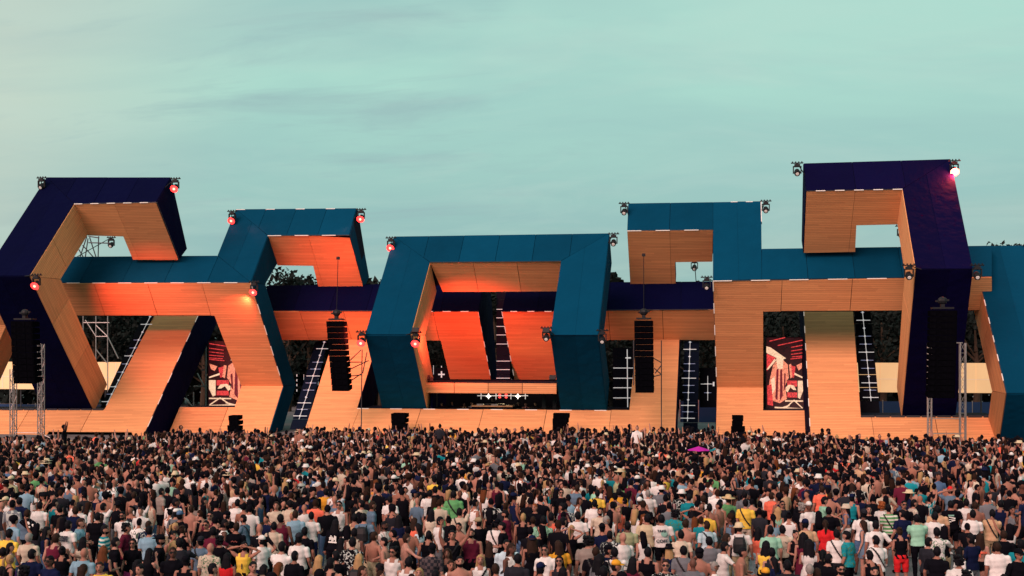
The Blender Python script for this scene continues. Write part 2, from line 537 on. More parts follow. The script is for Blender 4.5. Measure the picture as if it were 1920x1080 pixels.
# ---- central teal arch F: two legs and a bar
upF = plane_at(770, 628, 73, 1.0); lowF = (upF[0], upF[1], -1.0)
F = Arch(900, 770, 78, "central teal stage arch standing over the DJ booth")
kn = BACK(T * 1.414)
top_in = V((0, 1.84, -1.45))
fU = [PP(*p, upF) for p in ((685, 628), (739, 444), (1142, 438), (1121, 629), (1032, 629), (1052, 490), (806, 492), (770, 628))]
F.slab(fU, [kn, NU, NU, kn, kn, top_in, top_in, kn])
F.clad([fU[0], fU[1], fU[6], fU[7]], "teal_fabric", (1, 0, 0), 1.5)
F.clad([fU[1], fU[2], fU[5], fU[6]], "teal_fabric", (1, 0, 0), 2.6)
F.clad([fU[2], fU[3], fU[4], fU[5]], "teal_fabric", (1, 0, 0), 1.5)
fL = [PP(*p, lowF) for p in ((718, 770), (685, 628), (770, 628), (801, 770))]
F.slab(fL, [NL, kn, kn, NL]); F.clad(fL, "teal_fabric", (1, 0, 0), 1.5)
fR = [PP(*p, lowF) for p in ((1052, 771), (1032, 629), (1121, 629), (1137, 771))]
F.slab(fR, [NL, kn, kn, NL]); F.clad(fR, "teal_fabric", (1, 0, 0), 1.5)
F.clad([fU[6], fU[7], fU[7] + kn, fU[6] + NU], "slatted_wood", fU[6] - fU[7], 4.5, toward=V((1, 0, 0)))
F.clad([fL[2], fL[3], fL[3] + NL, fL[2] + kn], "slatted_wood", fL[3] - fL[2], 4.5, toward=V((1, 0, 0)))
F.clad([fU[2], fU[3], fU[3] + kn, fU[2] + NU], "teal_fabric", fU[2] - fU[3], 9, toward=V((1, 0, 0)))
F.clad([fR[2], fR[3], fR[3] + NL, fR[2] + kn], "teal_fabric", fR[3] - fR[2], 9, toward=V((1, 0, 0)))
sofF = (fU[6].y, fU[6].z, -1.0)
fS = [PP(*p, sofF) for p in ((806, 492), (1052, 490), (1048, 546), (830, 547))]
F.slab(fS, V((0, 1.6, 0.9))); F.clad(fS, "slatted_wood", (1, 0, 0), 3.4)
F.lights(fU[6], fU[5], 9, m="dark_truss", duty=0.9)

# ---- teal arch G with its long beam B and kinked leg D
YB = 77.5
upB = plane_at(470, 530, YB, 1.0); woB = (upB[0], upB[1], -0.7)
G = Arch(480, 800, 80, "teal stage arch with red lit wooden leg, left of the central arch")
gU = [PP(*p, upB) for p in ((100, 531), (100, 482), (408, 480), (443, 393), (668, 391), (655, 441), (502, 442), (470, 530))]
G.slab(gU, [BACK(T)] * 2 + [BACK(T)] * 2 + [NU * 0.4, top_in * 0.6, top_in, BACK(T)])
G.clad([gU[0], gU[1], gU[2], gU[7]], "teal_fabric", (1, 0, 0), 3.0)
G.clad([gU[2], gU[3], gU[6], gU[7]], "teal_fabric", (1, 0, 0), 1.7)
G.clad([gU[3], gU[4], gU[5], gU[6]], "teal_fabric", (1, 0, 0), 2.5)
gW = [PP(*p, woB) for p in ((100, 531), (470, 530), (531, 724), (453, 724), (402, 591), (100, 591))]
G.slab(gW, BACK(T)); G.clad(gW, "slatted_wood", (1, 0, 0), 4.2)
foldY = gW[2].y; foldB = (foldY, gW[2].z, 1.0)
gB = [PP(*p, foldB) for p in ((453, 724), (531, 724), (504, 812), (316, 814), (337, 764), (440, 764))]
G.slab(gB, BACK(T)); G.clad(gB, "slatted_wood", (1, 0, 0), 4.2)
G.clad([gU[6], gU[7], gU[7] + BACK(T), gU[6] + NU], "teal_fabric", gU[6] - gU[7], 9, toward=V((1, 0, 0)))
G.clad([gW[1], gW[2], gW[2] + BACK(T), gW[1] + BACK(T)], "teal_fabric", gW[1] - gW[2], 12, toward=V((1, 0, 0)))
G.clad([gB[1], gB[2], gB[2] + BACK(T), gB[1] + BACK(T)], "teal_fabric", gB[1] - gB[2], 12, toward=V((1, 0, 0)))
sofG = (gU[6].y, gU[6].z, -1.0)
gS = [PP(*p, sofG) for p in ((502, 442), (655, 441), (682, 540), (598, 541), (588, 498), (520, 497))]
wG = (gU[4] - gU[5]) * 0.96 + V((0, .05, 0)); wG.x = 0
G.slab(gS, [wG, wG] + [STUB_BACK] * 4); G.clad(gS, "slatted_wood", (1, 0, 0), 3.2)
G.clad([gU[4], gU[5], gS[2], gS[2] + STUB_BACK], "teal_fabric", (0, 0, 1), 4, toward=V((1, 0, 0)))
G.lights(gU[0].lerp(gU[7], 0.07), gU[7], 7); G.lights(gU[6], gU[5], 3)
G.lights(gW[1], gW[2], 5, duty=0.45)
G.lights(gU[3], gU[4], 4, duty=0.3)

# ---- teal arch I on the right with its beam and column
upI = plane_at(1340, 526, YB, 1.0); woI = (upI[0], upI[1], -0.7)
I = Arch(1380, 800, 80, "square teal stage arch with bare wooden column, right of the central arch")
iU = [PP(*p, upI) for p in ((1337, 527), (1337, 431), (1176, 433), (1178, 382), (1427, 378), (1428, 467), (1860, 461), (1860, 519))]
I.slab(iU, [BACK(T), top_in, top_in, NU, NU, BACK(T), BACK(T), BACK(T)])
I.clad([iU[1], iU[2], iU[3], PP(1337, 379.5, upI)], "teal_fabric", (1, 0, 0), 2.6)
I.clad([PP(1337, 379.5, upI), iU[4], iU[5], PP(1428, 524.5, upI), iU[0]], "teal_fabric", (1, 0, 0), 1.8)
I.clad([iU[5], iU[6], iU[7], PP(1428, 524.5, upI)], "teal_fabric", (1, 0, 0), 3.0)
iW = [PP(*p, woI) for p in ((1337, 527), (1860, 519), (1860, 581), (1431, 583), (1431, 727), (1344, 727))]
I.slab(iW, BACK(T)); I.clad(iW, "slatted_wood", (1, 0, 0), 4.2)
foldI = (iW[4].y, iW[4].z, 1.0)
iB = [PP(*p, foldI) for p in ((1344, 727), (1431, 727), (1431, 770), (1515, 770), (1515, 818), (1342, 816))]
I.slab(iB, BACK(T)); I.clad(iB, "slatted_wood", (1, 0, 0), 4.2)
sofI = (iU[1].y, iU[1].z, -1.0)
iS = [PP(*p, sofI) for p in ((1337, 431), (1176, 433), (1182, 536), (1267, 536), (1265, 491), (1336, 490))]
wI = (iU[3] - iU[2]) * 0.96 + V((0, .05, 0)); wI.x = 0
I.slab(iS, [wI, wI] + [STUB_BACK] * 4); I.clad(iS, "slatted_wood", (1, 0, 0), 3.2)
I.lights(iU[2], iU[1], 3); I.lights(iU[0], iU[7].lerp(iU[0], 0.3), 5); I.lights(iW[0], iW[5], 5, duty=0.45)
I.lights(PP(1370, 378.6, upI), iU[4], 2, duty=0.45); I.lights(iU[4], PP(1428, 420, upI), 1, duty=0.9)

# ---- navy beam E behind the central arch, in two halves, with wooden panels hanging from it
YE = 82.6
upE = plane_at(600, 583, YE, 1.0); woE = (upE[0], upE[1], -1.0)
def navy_beam(label, top, ridge, wood, px):
    e = Arch(px, 800, YE + 3, label)
    t = [PP(*p, upE) for p in (ridge[0], top[0], top[1], ridge[1])]
    e.slab(t, BACK(2.4)); e.clad(t, "navy_fabric", (1, 0, 0), 2.6)
    w = [PP(*p, woE) for p in wood]
    e.slab(w, BACK(2.4)); e.clad(w, "slatted_wood", (1, 0, 0), 3.4)
    return e, t, w
E1, e1t, e1w = navy_beam("navy stage beam between the left teal arch and the central arch", [(500, 536), (907, 531)], [(500, 583), (897, 584)],
    [(500, 583), (897, 584), (922, 719), (846, 719), (826, 638), (500, 637)], 640)
E1.clad([e1t[2], e1t[3], e1w[2], e1w[2] + BACK(2.4), e1t[2] + BACK(2.4)], "navy_fabric", (0, 0, 1), 20, toward=V((1, 0, 0)))
E1.lights(PP(560, 583, upE), PP(700, 583, upE), 2, m="dark_truss", duty=0.9)
E1.lights(PP(797, 584, upE), e1t[3], 3, duty=0.45); E1.lights(e1w[1], e1w[2], 5, duty=0.4)
E2, e2t, e2w = navy_beam("navy stage beam between the central arch and the square teal arch", [(952, 531), (1345, 528)], [(941, 584), (1345, 580)],
    [(941, 584), (1345, 580), (1345, 637), (1060, 637), (1062, 719), (966, 719)], 1230)
E2.lights(PP(1135, 582, upE), PP(1337, 580, upE), 2, m="dark_truss", duty=0.9)
E2.lights(e2t[0], PP(1037, 584, upE), 3, duty=0.4, first=False); E2.lights(e2w[0], e2w[5], 5, duty=0.4)

# ---- sloping wooden stage fronts (slab legs that run into the deck fascia)
def deck(label, pl, main, ext=3.9, side=None, sidemat="navy_fabric", width=4.2):
    d = Arch(*main[0], 78, label)
    d.o["category"] = "stage front"; d.o["group"] = "sloping wooden stage fronts"; d.o.name = "sloping_stage"
    p = [PP(*q, pl) for q in main]
    d.slab(p, BACK(ext)); d.clad(p, "slatted_wood", (1, 0, 0), width)
    for (i, j, tx) in (side or ()):
        d.clad([p[i], p[j], p[j] + BACK(ext), p[i] + BACK(ext)], sidemat, (0, 0, 1), 20, toward=V((tx, 0, 0)))
    return d, p
plL = plane_at(200, 767, 78.0, 1.1)
DL, dl = deck("sloping wooden stage front below the left navy arch, with slanted leg", plL,
    [(-60, 768), (196, 768), (292, 588), (373, 588), (266, 824), (252, 824), (247, 811), (92, 810), (82, 824), (-60, 824)], side=[(3, 4, 1)])
DL.lights(dl[3], dl[4], 6, duty=0.45); DL.lights(dl[0], dl[1], 12, m="dark_truss", duty=0.9, size=0.14)
plC = plane_at(900, 767, 77.8, 1.5)
DC, dc = deck("long sloping wooden stage front below the DJ booth", plC,
    [(670, 766), (720, 600), (634, 610), (569, 815), (1266, 817), (1275, 612), (1196, 612), (1180, 770)], side=[(1, 0, 1), (5, 4, 1)])
DC.lights(dc[0], dc[7], 8, duty=0.35)
plR = plane_at(1613, 781, 77.2, 1.1)
DR, dr = deck("sloping wooden stage front with broad leg below the purple arch", plR,
    [(1507, 580), (1599, 580), (1614, 781), (1873, 781), (1876, 829), (1520, 822)], side=[(0, 5, -1)])
DR.lights(dr[0], dr[5], 7, duty=0.4); DR.lights(dr[2], dr[3], 9, m="dark_truss", duty=0.9, size=0.14)
# black skirting below the sloping fronts, down to the ground
def skirt(px0, px1, py, pl, parent):
    a, b = PP(px0, py, pl), PP(px1, py, pl)
    mb = MB()
    w = abs(b.x - a.x)
    mb.box(((a.x + b.x) / 2, (a.y + b.y) / 2 + 0.9, min(a.z, b.z) / 2 - 0.05), (w, 0.3, min(a.z, b.z) + 0.1))
    o = mb.build("skirting", MAT["black_cloth"], None)
    o.parent = parent.o; o.location = -parent.off
skirt(-80, 266, 824, plL, DL); skirt(316, 504, 813, foldB, G); skirt(569, 1266, 815, plC, DC)
skirt(1342, 1515, 816, foldI, I); skirt(1520, 1876, 826, plR, DR)

# ---- teal arch K running out of the photo on the right, and its twin's tip on the left
upK = plane_at(1887, 738, 72, 1.0); lowK = (upK[0], upK[1], -1.0)
K = Arch(1900, 830, 76, "teal stage arch cut off by the right edge, beside the tall purple arch")
kU = [PP(*p, upK) for p in ((1887, 738), (1838, 530), (1826, 462), (2080, 458), (2120, 738))]
K.slab(kU, BACK(3.4)); K.clad(kU, "teal_fabric", (1, 0, 0), 1.7)
kL = [PP(*p, lowK) for p in ((1887, 738), (2120, 738), (2110, 850), (1871, 850))]
K.slab(kL, BACK(3.4)); K.clad(kL, "teal_fabric", (1, 0, 0), 1.7)
K.clad([kU[0], kU[1], kU[1] + BACK(3.4), kU[0] + BACK(3.4)], "slatted_wood", kU[1] - kU[0], 5, toward=V((-1, 0, 0)))
K.clad([kL[0], kL[3], kL[3] + BACK(3.4), kL[0] + BACK(3.4)], "slatted_wood", kL[3] - kL[0], 5, toward=V((-1, 0, 0)))
K.lights(kU[1], kU[0], 6, duty=0.35)
K2 = Arch(-30, 800, 78, "tip of a wooden stage leg at the left edge, behind the bare masts")
k2 = [PY(-90, 520, 73), PY(-32, 520, 73), PY(13, 608, 76), PY(-90, 608, 76)]
K2.slab(k2, BACK(2.2)); K2.clad(k2, "slatted_wood", (1, 0, 0), 4)
k3 = [PY(-90, 608, 76), PY(13, 608, 76), PY(-60, 772, 79), PY(-90, 772, 79)]
K2.slab(k3, BACK(2.2)); K2.clad(k3, "slatted_wood", (1, 0, 0), 4)
K2.clad([k3[1], k3[2], k3[2] + BACK(2.2), k3[1] + BACK(2.2)], "slatted_wood", k3[1] - k3[2], 9, toward=V((1, 0, 0)))
# ------------------------------------------------------------------ trees behind the stage
mat("bark", (0.05, 0.035, 0.025), 0.9, 0.1, noise=0.3, nscale=4)
mat("leaf_shaded", (0.006, 0.010, 0.009), 0.8, 0.15, noise=0.5, nscale=0.8, var=0.25)  # shade behind the stage is put into the leaf colour
def tree(x, y, h, rx, label, seed, leaves=2300):
    rs = np.random.RandomState(seed)
    t = empty("broadleaf_tree", (x, y, 0))
    tag(t, label, "tree", "trees behind the stage")
    mb = MB()
    mb.tube((0, 0, -0.2), (0.15, 0.1, h * 0.35), 0.34, 0.24, 8)
    mb.tube((0.15, 0.1, h * 0.35), (-0.1, 0, h * 0.8), 0.24, 0.07, 7)
    blobs = []
    for i in range(9):
        a = rs.uniform(0, 6.28); r = rs.uniform(0.25, 0.75) * rx; z = h * rs.uniform(0.35, 0.9)
        r *= 1.15 - 0.6 * max(0, (z / h - 0.55))
        c = np.array([math.cos(a) * r, math.sin(a) * r, z]); blobs.append((c, rs.uniform(0.32, 0.55) * rx))
        mb.tube((0.05, 0.05, z * 0.62), tuple(c), 0.10, 0.03, 5)
    blobs.append((np.array([0, 0, h * 0.86]), 0.42 * rx))
    mb.build("trunk", MAT["bark"], t)
    P = []
    for k in range(leaves):
        c, r = blobs[rs.randint(len(blobs))]
        d = rs.normal(size=3); d /= np.linalg.norm(d)
        P.append(c + d * r * rs.uniform(0.45, 1.08) * np.array([1, 1, 0.8]))
    P = np.array(P)
    u = rs.normal(size=(leaves, 3)); u /= np.linalg.norm(u, axis=1)[:, None]
    w = np.cross(u, rs.normal(size=(leaves, 3))); w /= np.linalg.norm(w, axis=1)[:, None]
    s = rs.uniform(0.14, 0.30, (leaves, 1))
    q = np.stack([P - u * s, P + w * s * .6, P + u * s, P - w * s * .6], 1).reshape(-1, 3)
    me = bpy.data.meshes.new("crown")
    me.from_pydata(q.tolist(), [], np.arange(leaves * 4).reshape(-1, 4).tolist())
    me.materials.append(MAT["leaf_shaded"])
    link(bpy.data.objects.new("crown", me), t)
    return t
TREES = [(540, 104, 503, 3.6, "dark tree seen through the opening of the left teal arch"),
         (577, 110, 509, 3.8, "lower round tree seen through the left teal arch, beside a taller one"),
         (714, 106, 506, 2.6, "small dark tree top peeking between left teal arch and central arch"),
         (928, 104, 545, 3.0, "dark tree in the slit between the two hanging wooden panels"),
         (1912, 112, 438, 3.6, "tall tree rising behind the right edge arch"),
         (175, 104, 560, 5.2, "shaded tree behind the navy arch and its back scaffold"),
         (235, 108, 575, 4.8, "shaded tree behind the slanted wooden leg at the left"),
         (30, 106, 565, 5.0, "shaded tree behind the masts at the left edge"),
         (380, 106, 575, 4.6, "shaded tree behind the left video screen"),
         (585, 118, 560, 5.6, "shaded tree behind the left hanging speaker column"),
         (835, 104, 565, 4.5, "shaded tree behind the notch of the left hanging wooden panel"),
         (1160, 106, 575, 5.0, "shaded tree behind the gridded light panel right of the central arch"),
         (1320, 104, 522, 4.2, "shaded tree behind the blue light panel by the wooden column"),
         (1470, 106, 570, 4.6, "shaded tree behind the right video screen"),
         (1655, 103, 560, 5.2, "shaded tree seen left of the purple arch's dark leg"),
         (1830, 104, 565, 5.0, "shaded tree seen right of the purple arch's dark leg")]
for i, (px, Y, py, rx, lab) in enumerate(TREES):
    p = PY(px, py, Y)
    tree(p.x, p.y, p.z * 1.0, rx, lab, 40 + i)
# a closed row of shrubs hides the foot of the trees
def hedge_row():
    rs = np.random.RandomState(5); n = 56000; xs = rs.uniform(-105, 62, n)
    P = np.stack([xs, 114 + rs.normal(0, 1.6, n), rs.uniform(0, 1, n) ** 0.8 * (10.6 + 1.3 * np.sin(xs * .5) + .8 * np.sin(xs * 1.3 + 1))], 1)
    u = rs.normal(size=(n, 3)); u /= np.linalg.norm(u, axis=1)[:, None]
    w = np.cross(u, rs.normal(size=(n, 3))); w /= np.linalg.norm(w, axis=1)[:, None]
    s = rs.uniform(0.35, 0.80, (n, 1))
    q = np.stack([P - u * s, P + w * s * .6, P + u * s, P - w * s * .6], 1).reshape(-1, 3)
    me = bpy.data.meshes.new("undergrowth"); me.from_pydata(q.tolist(), [], np.arange(n * 4).reshape(-1, 4).tolist())
    me.materials.append(MAT["leaf_shaded"])
    tag(link(bpy.data.objects.new("undergrowth", me)), "dark undergrowth behind the stage", "undergrowth", kind="stuff")
hedge_row()

# ------------------------------------------------------------------ moving-head stage lamps
def point_light(name, p, e, col, parent=None, rad=0.15):
    d = bpy.data.lights.new(name, 'POINT'); d.energy = e; d.color = col; d.shadow_soft_size = rad
    o = bpy.data.objects.new(name, d); COL.objects.link(o); o.location = p
    if parent is not None:
        o.parent = parent; o.location = Vector(p) - parent.location
    return o
CORE_PTS = []
for _o in bpy.data.objects:
    if _o.name.startswith("structure_core"):
        for _v in _o.data.vertices: CORE_PTS.append(_v.co + _o.parent.location)
        for _e in _o.data.edges:
            _a, _b = (_o.data.vertices[i].co + _o.parent.location for i in _e.vertices)
            for _k in (.1, .2, .3, .4, .5, .6, .7, .8, .9): CORE_PTS.append(_a.lerp(_b, _k))
def core_near(px, py, rad):
    """frontmost point of the arches seen within rad pixels"""
    best = None
    for q in CORE_PTS:
        dep = -q.x * _s + q.y * _c
        u = CX + FPX * (q.x * _c + q.y * _s) / dep; v = HY - FPX * (q.z - CAMH) / dep
        if (u - px) ** 2 + (v - py) ** 2 < rad * rad and (best is None or q.y < best.y): best = q
    return best
def stage_lamp(px, py, Y, lit, label, power=260, tilt=35, bar=0.75, glow=(1.0, 0.085, 0.050), toward=None, toward_cone=100):
    nb_ = core_near(px, py - 14, 24) if Y < 83 else None
    if nb_ is not None: Y = nb_.y - 0.35
    p = PY(px, py, Y)
    if nb_ is None:
        nb_ = min(CORE_PTS, key=lambda q_: (q_ - p).length_squared)
    t = empty("stage_lamp", p)
    tag(t, label, "stage lamp", "moving stage lamps")
    bk = V((0, 0.12, 0.0))
    mb = MB(); mb.tube((-bar / 2, 0.14, 0.62), (bar / 2, 0.14, 0.62), 0.035, n=6)
    for i in range(4): mb.box((-bar / 2 + bar * (i + .5) / 4, 0.14, 0.68), (0.07, 0.06, 0.08))
    mb.build("clamp_bar", MAT["black_metal"], t)
    MB().tube((0, 0.14, 0.62), nb_ - p, 0.03, n=6).build("bracket", MAT["black_metal"], t)      # fixed to the arch
    MB().box((0, 0.14, 0.47), (0.34, 0.30, 0.16)).box((0, 0.14, 0.58), (0.16, 0.12, 0.08)).build("lamp_base", MAT["black_metal"], t)
    mb = MB(); mb.box((-0.23, 0.14, 0.20), (0.06, 0.16, 0.46)); mb.box((0.23, 0.14, 0.20), (0.06, 0.16, 0.46)); mb.box((0, 0.14, 0.40), (0.46, 0.18, 0.06))
    mb.build("yoke", MAT["black_metal"], t)
    d = V((0, -math.cos(R(tilt)), -math.sin(R(tilt))))
    c = V((0, 0.14, 0.05))
    hd = MB(); hd.tube(c - d * 0.20, c + d * 0.05, 0.15, 0.20, 12); hd.tube(c + d * 0.05, c + d * 0.22, 0.20, 0.17, 12)
    h = hd.build("lamp_head", MAT["black_metal"], t, smooth=False)
    ln = MB(); ln.tube(c + d * 0.21, c + d * 0.25, 0.25 if lit else 0.11, 0.27 if lit else 0.09, 16)  # lit lens widened into a glowing red disc that imitates its halo
    ln.build("lens", MAT["lens_red" if lit else "lens_off_glint"], h)
    if lit: MB().ell(c + d * 0.25, (0.085, 0.085, 0.085), 12, 8).build("lens_core", MAT["lens_core"], h)
    if lit:
        if toward is None:
            point_light("lamp_wash_light", p + c + d * 0.55, power, glow, t, 0.2)
        else:
            q = PY(*toward); s0 = p + c + (q - p).normalized() * 1.0
            sd = bpy.data.lights.new("lamp_wash_light", 'SPOT'); sd.energy = power; sd.color = glow; sd.shadow_soft_size = 0.2  # added spot, turned away from the lens direction to redden the wood
            sd.spot_size = R(toward_cone); sd.spot_blend = 0.9
            so = bpy.data.objects.new("lamp_wash_light", sd); COL.objects.link(so); so.parent = t; so.location = s0 - p
            so.rotation_euler = (s0 - q).to_track_quat('Z', 'Y').to_euler()
            point_light("lamp_glow", p + c + d * 0.45, 30, (1.0, 0.03, 0.03), t, 0.15)
    return t
LAMPS = [(327, 352, 73.6, 1, "lit red lamp on the top right corner of the left navy arch", 420),
         (434, 412, 78.0, 1, "lit red lamp on the upper left corner of the left teal arch", 260),
         (676, 409, 78.0, 1, "lit red lamp on the upper right corner of the left teal arch", 260),
         (66, 534, 69.3, 1, "lit red lamp at the knee of the left navy arch", 900),
         (475, 546, 76.3, 1, "lit red lamp at the end of the long left teal beam", 900),
         (732, 463, 77.5, 1, "lit red lamp on the upper left corner of the central teal arch", 260),
         (677, 641, 74.5, 1, "lit red lamp on the small scaffold left of the central arch", 900),
         (779, 642, 72.3, 1, "lit red lamp at the left knee of the central arch", 900),
         (1790, 320, 73.0, 1, "very bright red lamp on the top right corner of the purple arch", 1500),
         (1930, 478, 73.0, 1, "lit red lamp on the teal arch at the right edge", 350),
         (1495, 324, 75.0, 0, "unlit lamp beside the top left corner of the purple arch", 0),
         (1170, 398, 80.0, 0, "unlit lamp beside the upper left corner of the square teal arch", 0),
         (1436, 394, 80.0, 0, "unlit lamp beside the upper right corner of the square teal arch", 0),
         (1150, 456, 78.0, 0, "unlit lamp beside the upper right corner of the central arch", 0),
         (1024, 634, 72.3, 0, "unlit lamp at the inner side of the central arch's right knee", 0),
         (1129, 639, 72.3, 0, "unlit lamp at the outer side of the central arch's right knee", 0),
         (1705, 518, 69.3, 0, "unlit lamp on the left side of the purple arch's knee", 0),
         (1833, 518, 69.3, 0, "unlit lamp on the right side of the purple arch's knee", 0),
         (1690, 441, 84.0, 0, "unlit lamp seen in the opening of the purple arch", 0),
         (1302, 503, 88.0, 0, "unlit lamp hanging in the opening of the square teal arch", 0),
         (1325, 538, 82.0, 0, "unlit lamp at the end of the right navy beam", 0),
         (207, 460, 88.0, 0, "unlit lamp on a bar in the opening of the left navy arch", 0),
         (76, 350, 76.0, 0, "unlit lamp behind the upper left slope of the navy arch", 0)]
AIM = {66: ((300, 585, 79), 72, 8500), 475: ((420, 620, 80), 120, 1500), 677: ((620, 600, 83), 100, 8000), 779: ((925, 645, 85), 88, 14500), 732: ((640, 490, 81), 62, 2600),
       327: ((240, 380, 76), 50, 60), 434: ((560, 440, 80), 80, 300), 676: ((600, 450, 80), 80, 300)}
for px, py, Y, lit, lab, pw in LAMPS:
    if px in AIM and lit: stage_lamp(px, py, Y, lit, lab, AIM[px][2] * 0.55, toward=AIM[px][0], toward_cone=AIM[px][1])
    else: stage_lamp(px, py, Y, lit, lab, pw)
def flood(px, py, Y, label):
    p = PY(px, py, Y); t = empty("flood_lamp", p); tag(t, label, "flood lamp", "small flood lamps at the central arch")
    rot = Matrix.Rotation(R(-25), 3, 'X')
    MB().box((0, 0, 0), (0.42, 0.14, 0.30), rot).build("housing", MAT["black_metal"], t)
    MB().tube((0, 0.05, -0.32), (0, 0.05, -0.1), 0.03).box((0, 0.05, -0.33), (0.3, 0.2, 0.05)).build("bracket", MAT["black_metal"], t)
flood(779, 619, 72.6, "small black flood lamp above the lit lamp at the central arch's left knee")
flood(1024, 620, 72.6, "small black flood lamp above the unlit lamp at the central arch's right knee")
flood(800, 708, 77.8, "small black flood lamp on the left end of the balcony")
flood(807, 712, 77.9, "small tilted flood lamp on the balcony beside another flood lamp")
flood(1036, 708, 77.8, "small black flood lamp on the right end of the balcony")

# ------------------------------------------------------------------ hanging speaker columns and stacks
def speaker_box_mesh(w, h, d):
    mb = MB()
    mb.v = [V(p) for p in ((-w / 2, -d / 2, -h / 2), (w / 2, -d / 2, -h / 2), (w / 2, d / 2, -h * .38), (-w / 2, d / 2, -h * .38),
                           (-w / 2, -d / 2, h / 2), (w / 2, -d / 2, h / 2), (w / 2, d / 2, h * .38), (-w / 2, d / 2, h * .38))]
    mb.f = [[0, 1, 5, 4], [1, 2, 6, 5], [2, 3, 7, 6], [3, 0, 4, 7], [4, 5, 6, 7], [3, 2, 1, 0]]
    mb.box((0, -d / 2 - 0.015, 0), (w * 0.30, 0.03, h * 0.86))
    mb.box((-w * .36, -d / 2 - 0.01, 0), (w * 0.2, 0.02, h * 0.8)); mb.box((w * .36, -d / 2 - 0.01, 0), (w * 0.2, 0.02, h * 0.8))
    o = mb.build("speaker_box", MAT["speaker_black"]); me = o.data
    bpy.data.objects.remove(o)
    return me
def line_array(px, py0, py1, Y, wpx, n, label, chain=None, lean=0.0, mount=True):
    a, b = PY(px, py0, Y), PY(px, py1, Y)
    w = wpx * (Y / FPX) * 1.0; hh = (a.z - b.z) / n
    t = empty("line_array", a); tag(t, label, "speaker column", "hanging speaker columns")
    me = speaker_box_mesh(w, hh * 0.985, 0.8)
    for i in range(n):
        o = link(bpy.data.objects.new("speaker_box", me), t)
        k = (i + .5) / n
        o.location = (lean * k * 1.0, 0.14 * k ** 2.2, -(i + .5) * hh)
        o.rotation_euler = (R(1 + 5 * k ** 2), 0, 0)
    if mount:
        MB().box((0, 0, 0.12), (w * 0.8, 0.6, 0.10)).box((0, 0, 0.24), (0.2, 0.3, 0.2)).build("rigging_frame", MAT["black_metal"], t)
        mo = MB(); mo.ell((0, 0, 0.52), (0.26, 0.2, 0.22)).box((-0.2, 0, 0.5), (0.3, 0.12, 0.1)).box((0.22, 0, 0.55), (0.25, 0.12, 0.1))
        mo.build("hoist", MAT["black_metal"], t)
    if chain:
        c = PY(*chain, Y + 0.2) - a
        MB().tube((0, 0, 0.6), c, 0.022, n=5).build("chain", MAT["black_metal"], t)
        MB().box(c, (0.2, 0.15, 0.18)).build("chain_anchor", MAT["black_metal"], t)
    return t
line_array(631, 602, 732, 74.5, 34, 12, "black hanging speaker column in front of the left navy beam", (634, 484), lean=0.35)
line_array(1207, 601, 735, 73.5, 34, 12, "black hanging speaker column in front of the right navy beam", (1207, 478), lean=0.06)
line_array(47, 602, 718, 68.0, 48, 10, "dark hanging speaker column in front of the left navy arch's leg", lean=0.12)
line_array(1767, 582, 745, 67.5, 46, 14, "dark hanging speaker column in front of the purple arch's leg", lean=-0.1)
def stack(px, py0, py1, Y, ws, label):
    a, b = PY(px, py0, Y), PY(px, py1, Y)
    t = empty("speaker_stack", (a.x, a.y, b.z - 1.2)); tag(t, label, "speaker stack", "speaker stacks on the stage edge")
    n = len(ws); h = (a.z - b.z) / n
    for i, wp in enumerate(ws):
        w = wp * Y / FPX
        o = link(bpy.data.objects.new("speaker_box", speaker_box_mesh(w, h * 0.96, 0.75)), t)
        o.location = (random.uniform(-.04, .04), 0, a.z - (i + .5) * h - t.location.z)
        o.rotation_euler = (R(4 - 3 * i), 0, R(random.uniform(-6, 6)))
    MB().box((0, 0.1, 0.6), (w * 1.05, 0.8, 1.2)).build("riser", MAT["black_cloth"], t)
stack(442, 778, 806, 76.2, [20, 20, 25], "black speaker stack on the stage edge left of the central arch, with wider foot")
stack(750, 774, 802, 74.6, [29, 28, 29], "square black speaker stack left of the DJ booth")
stack(1052, 774, 803, 74.0, [30, 28, 29], "square black speaker stack right of the DJ booth")
stack(1383, 778, 808, 75.8, [19, 19, 23], "black speaker stack in front of the bare wooden column, right of centre")

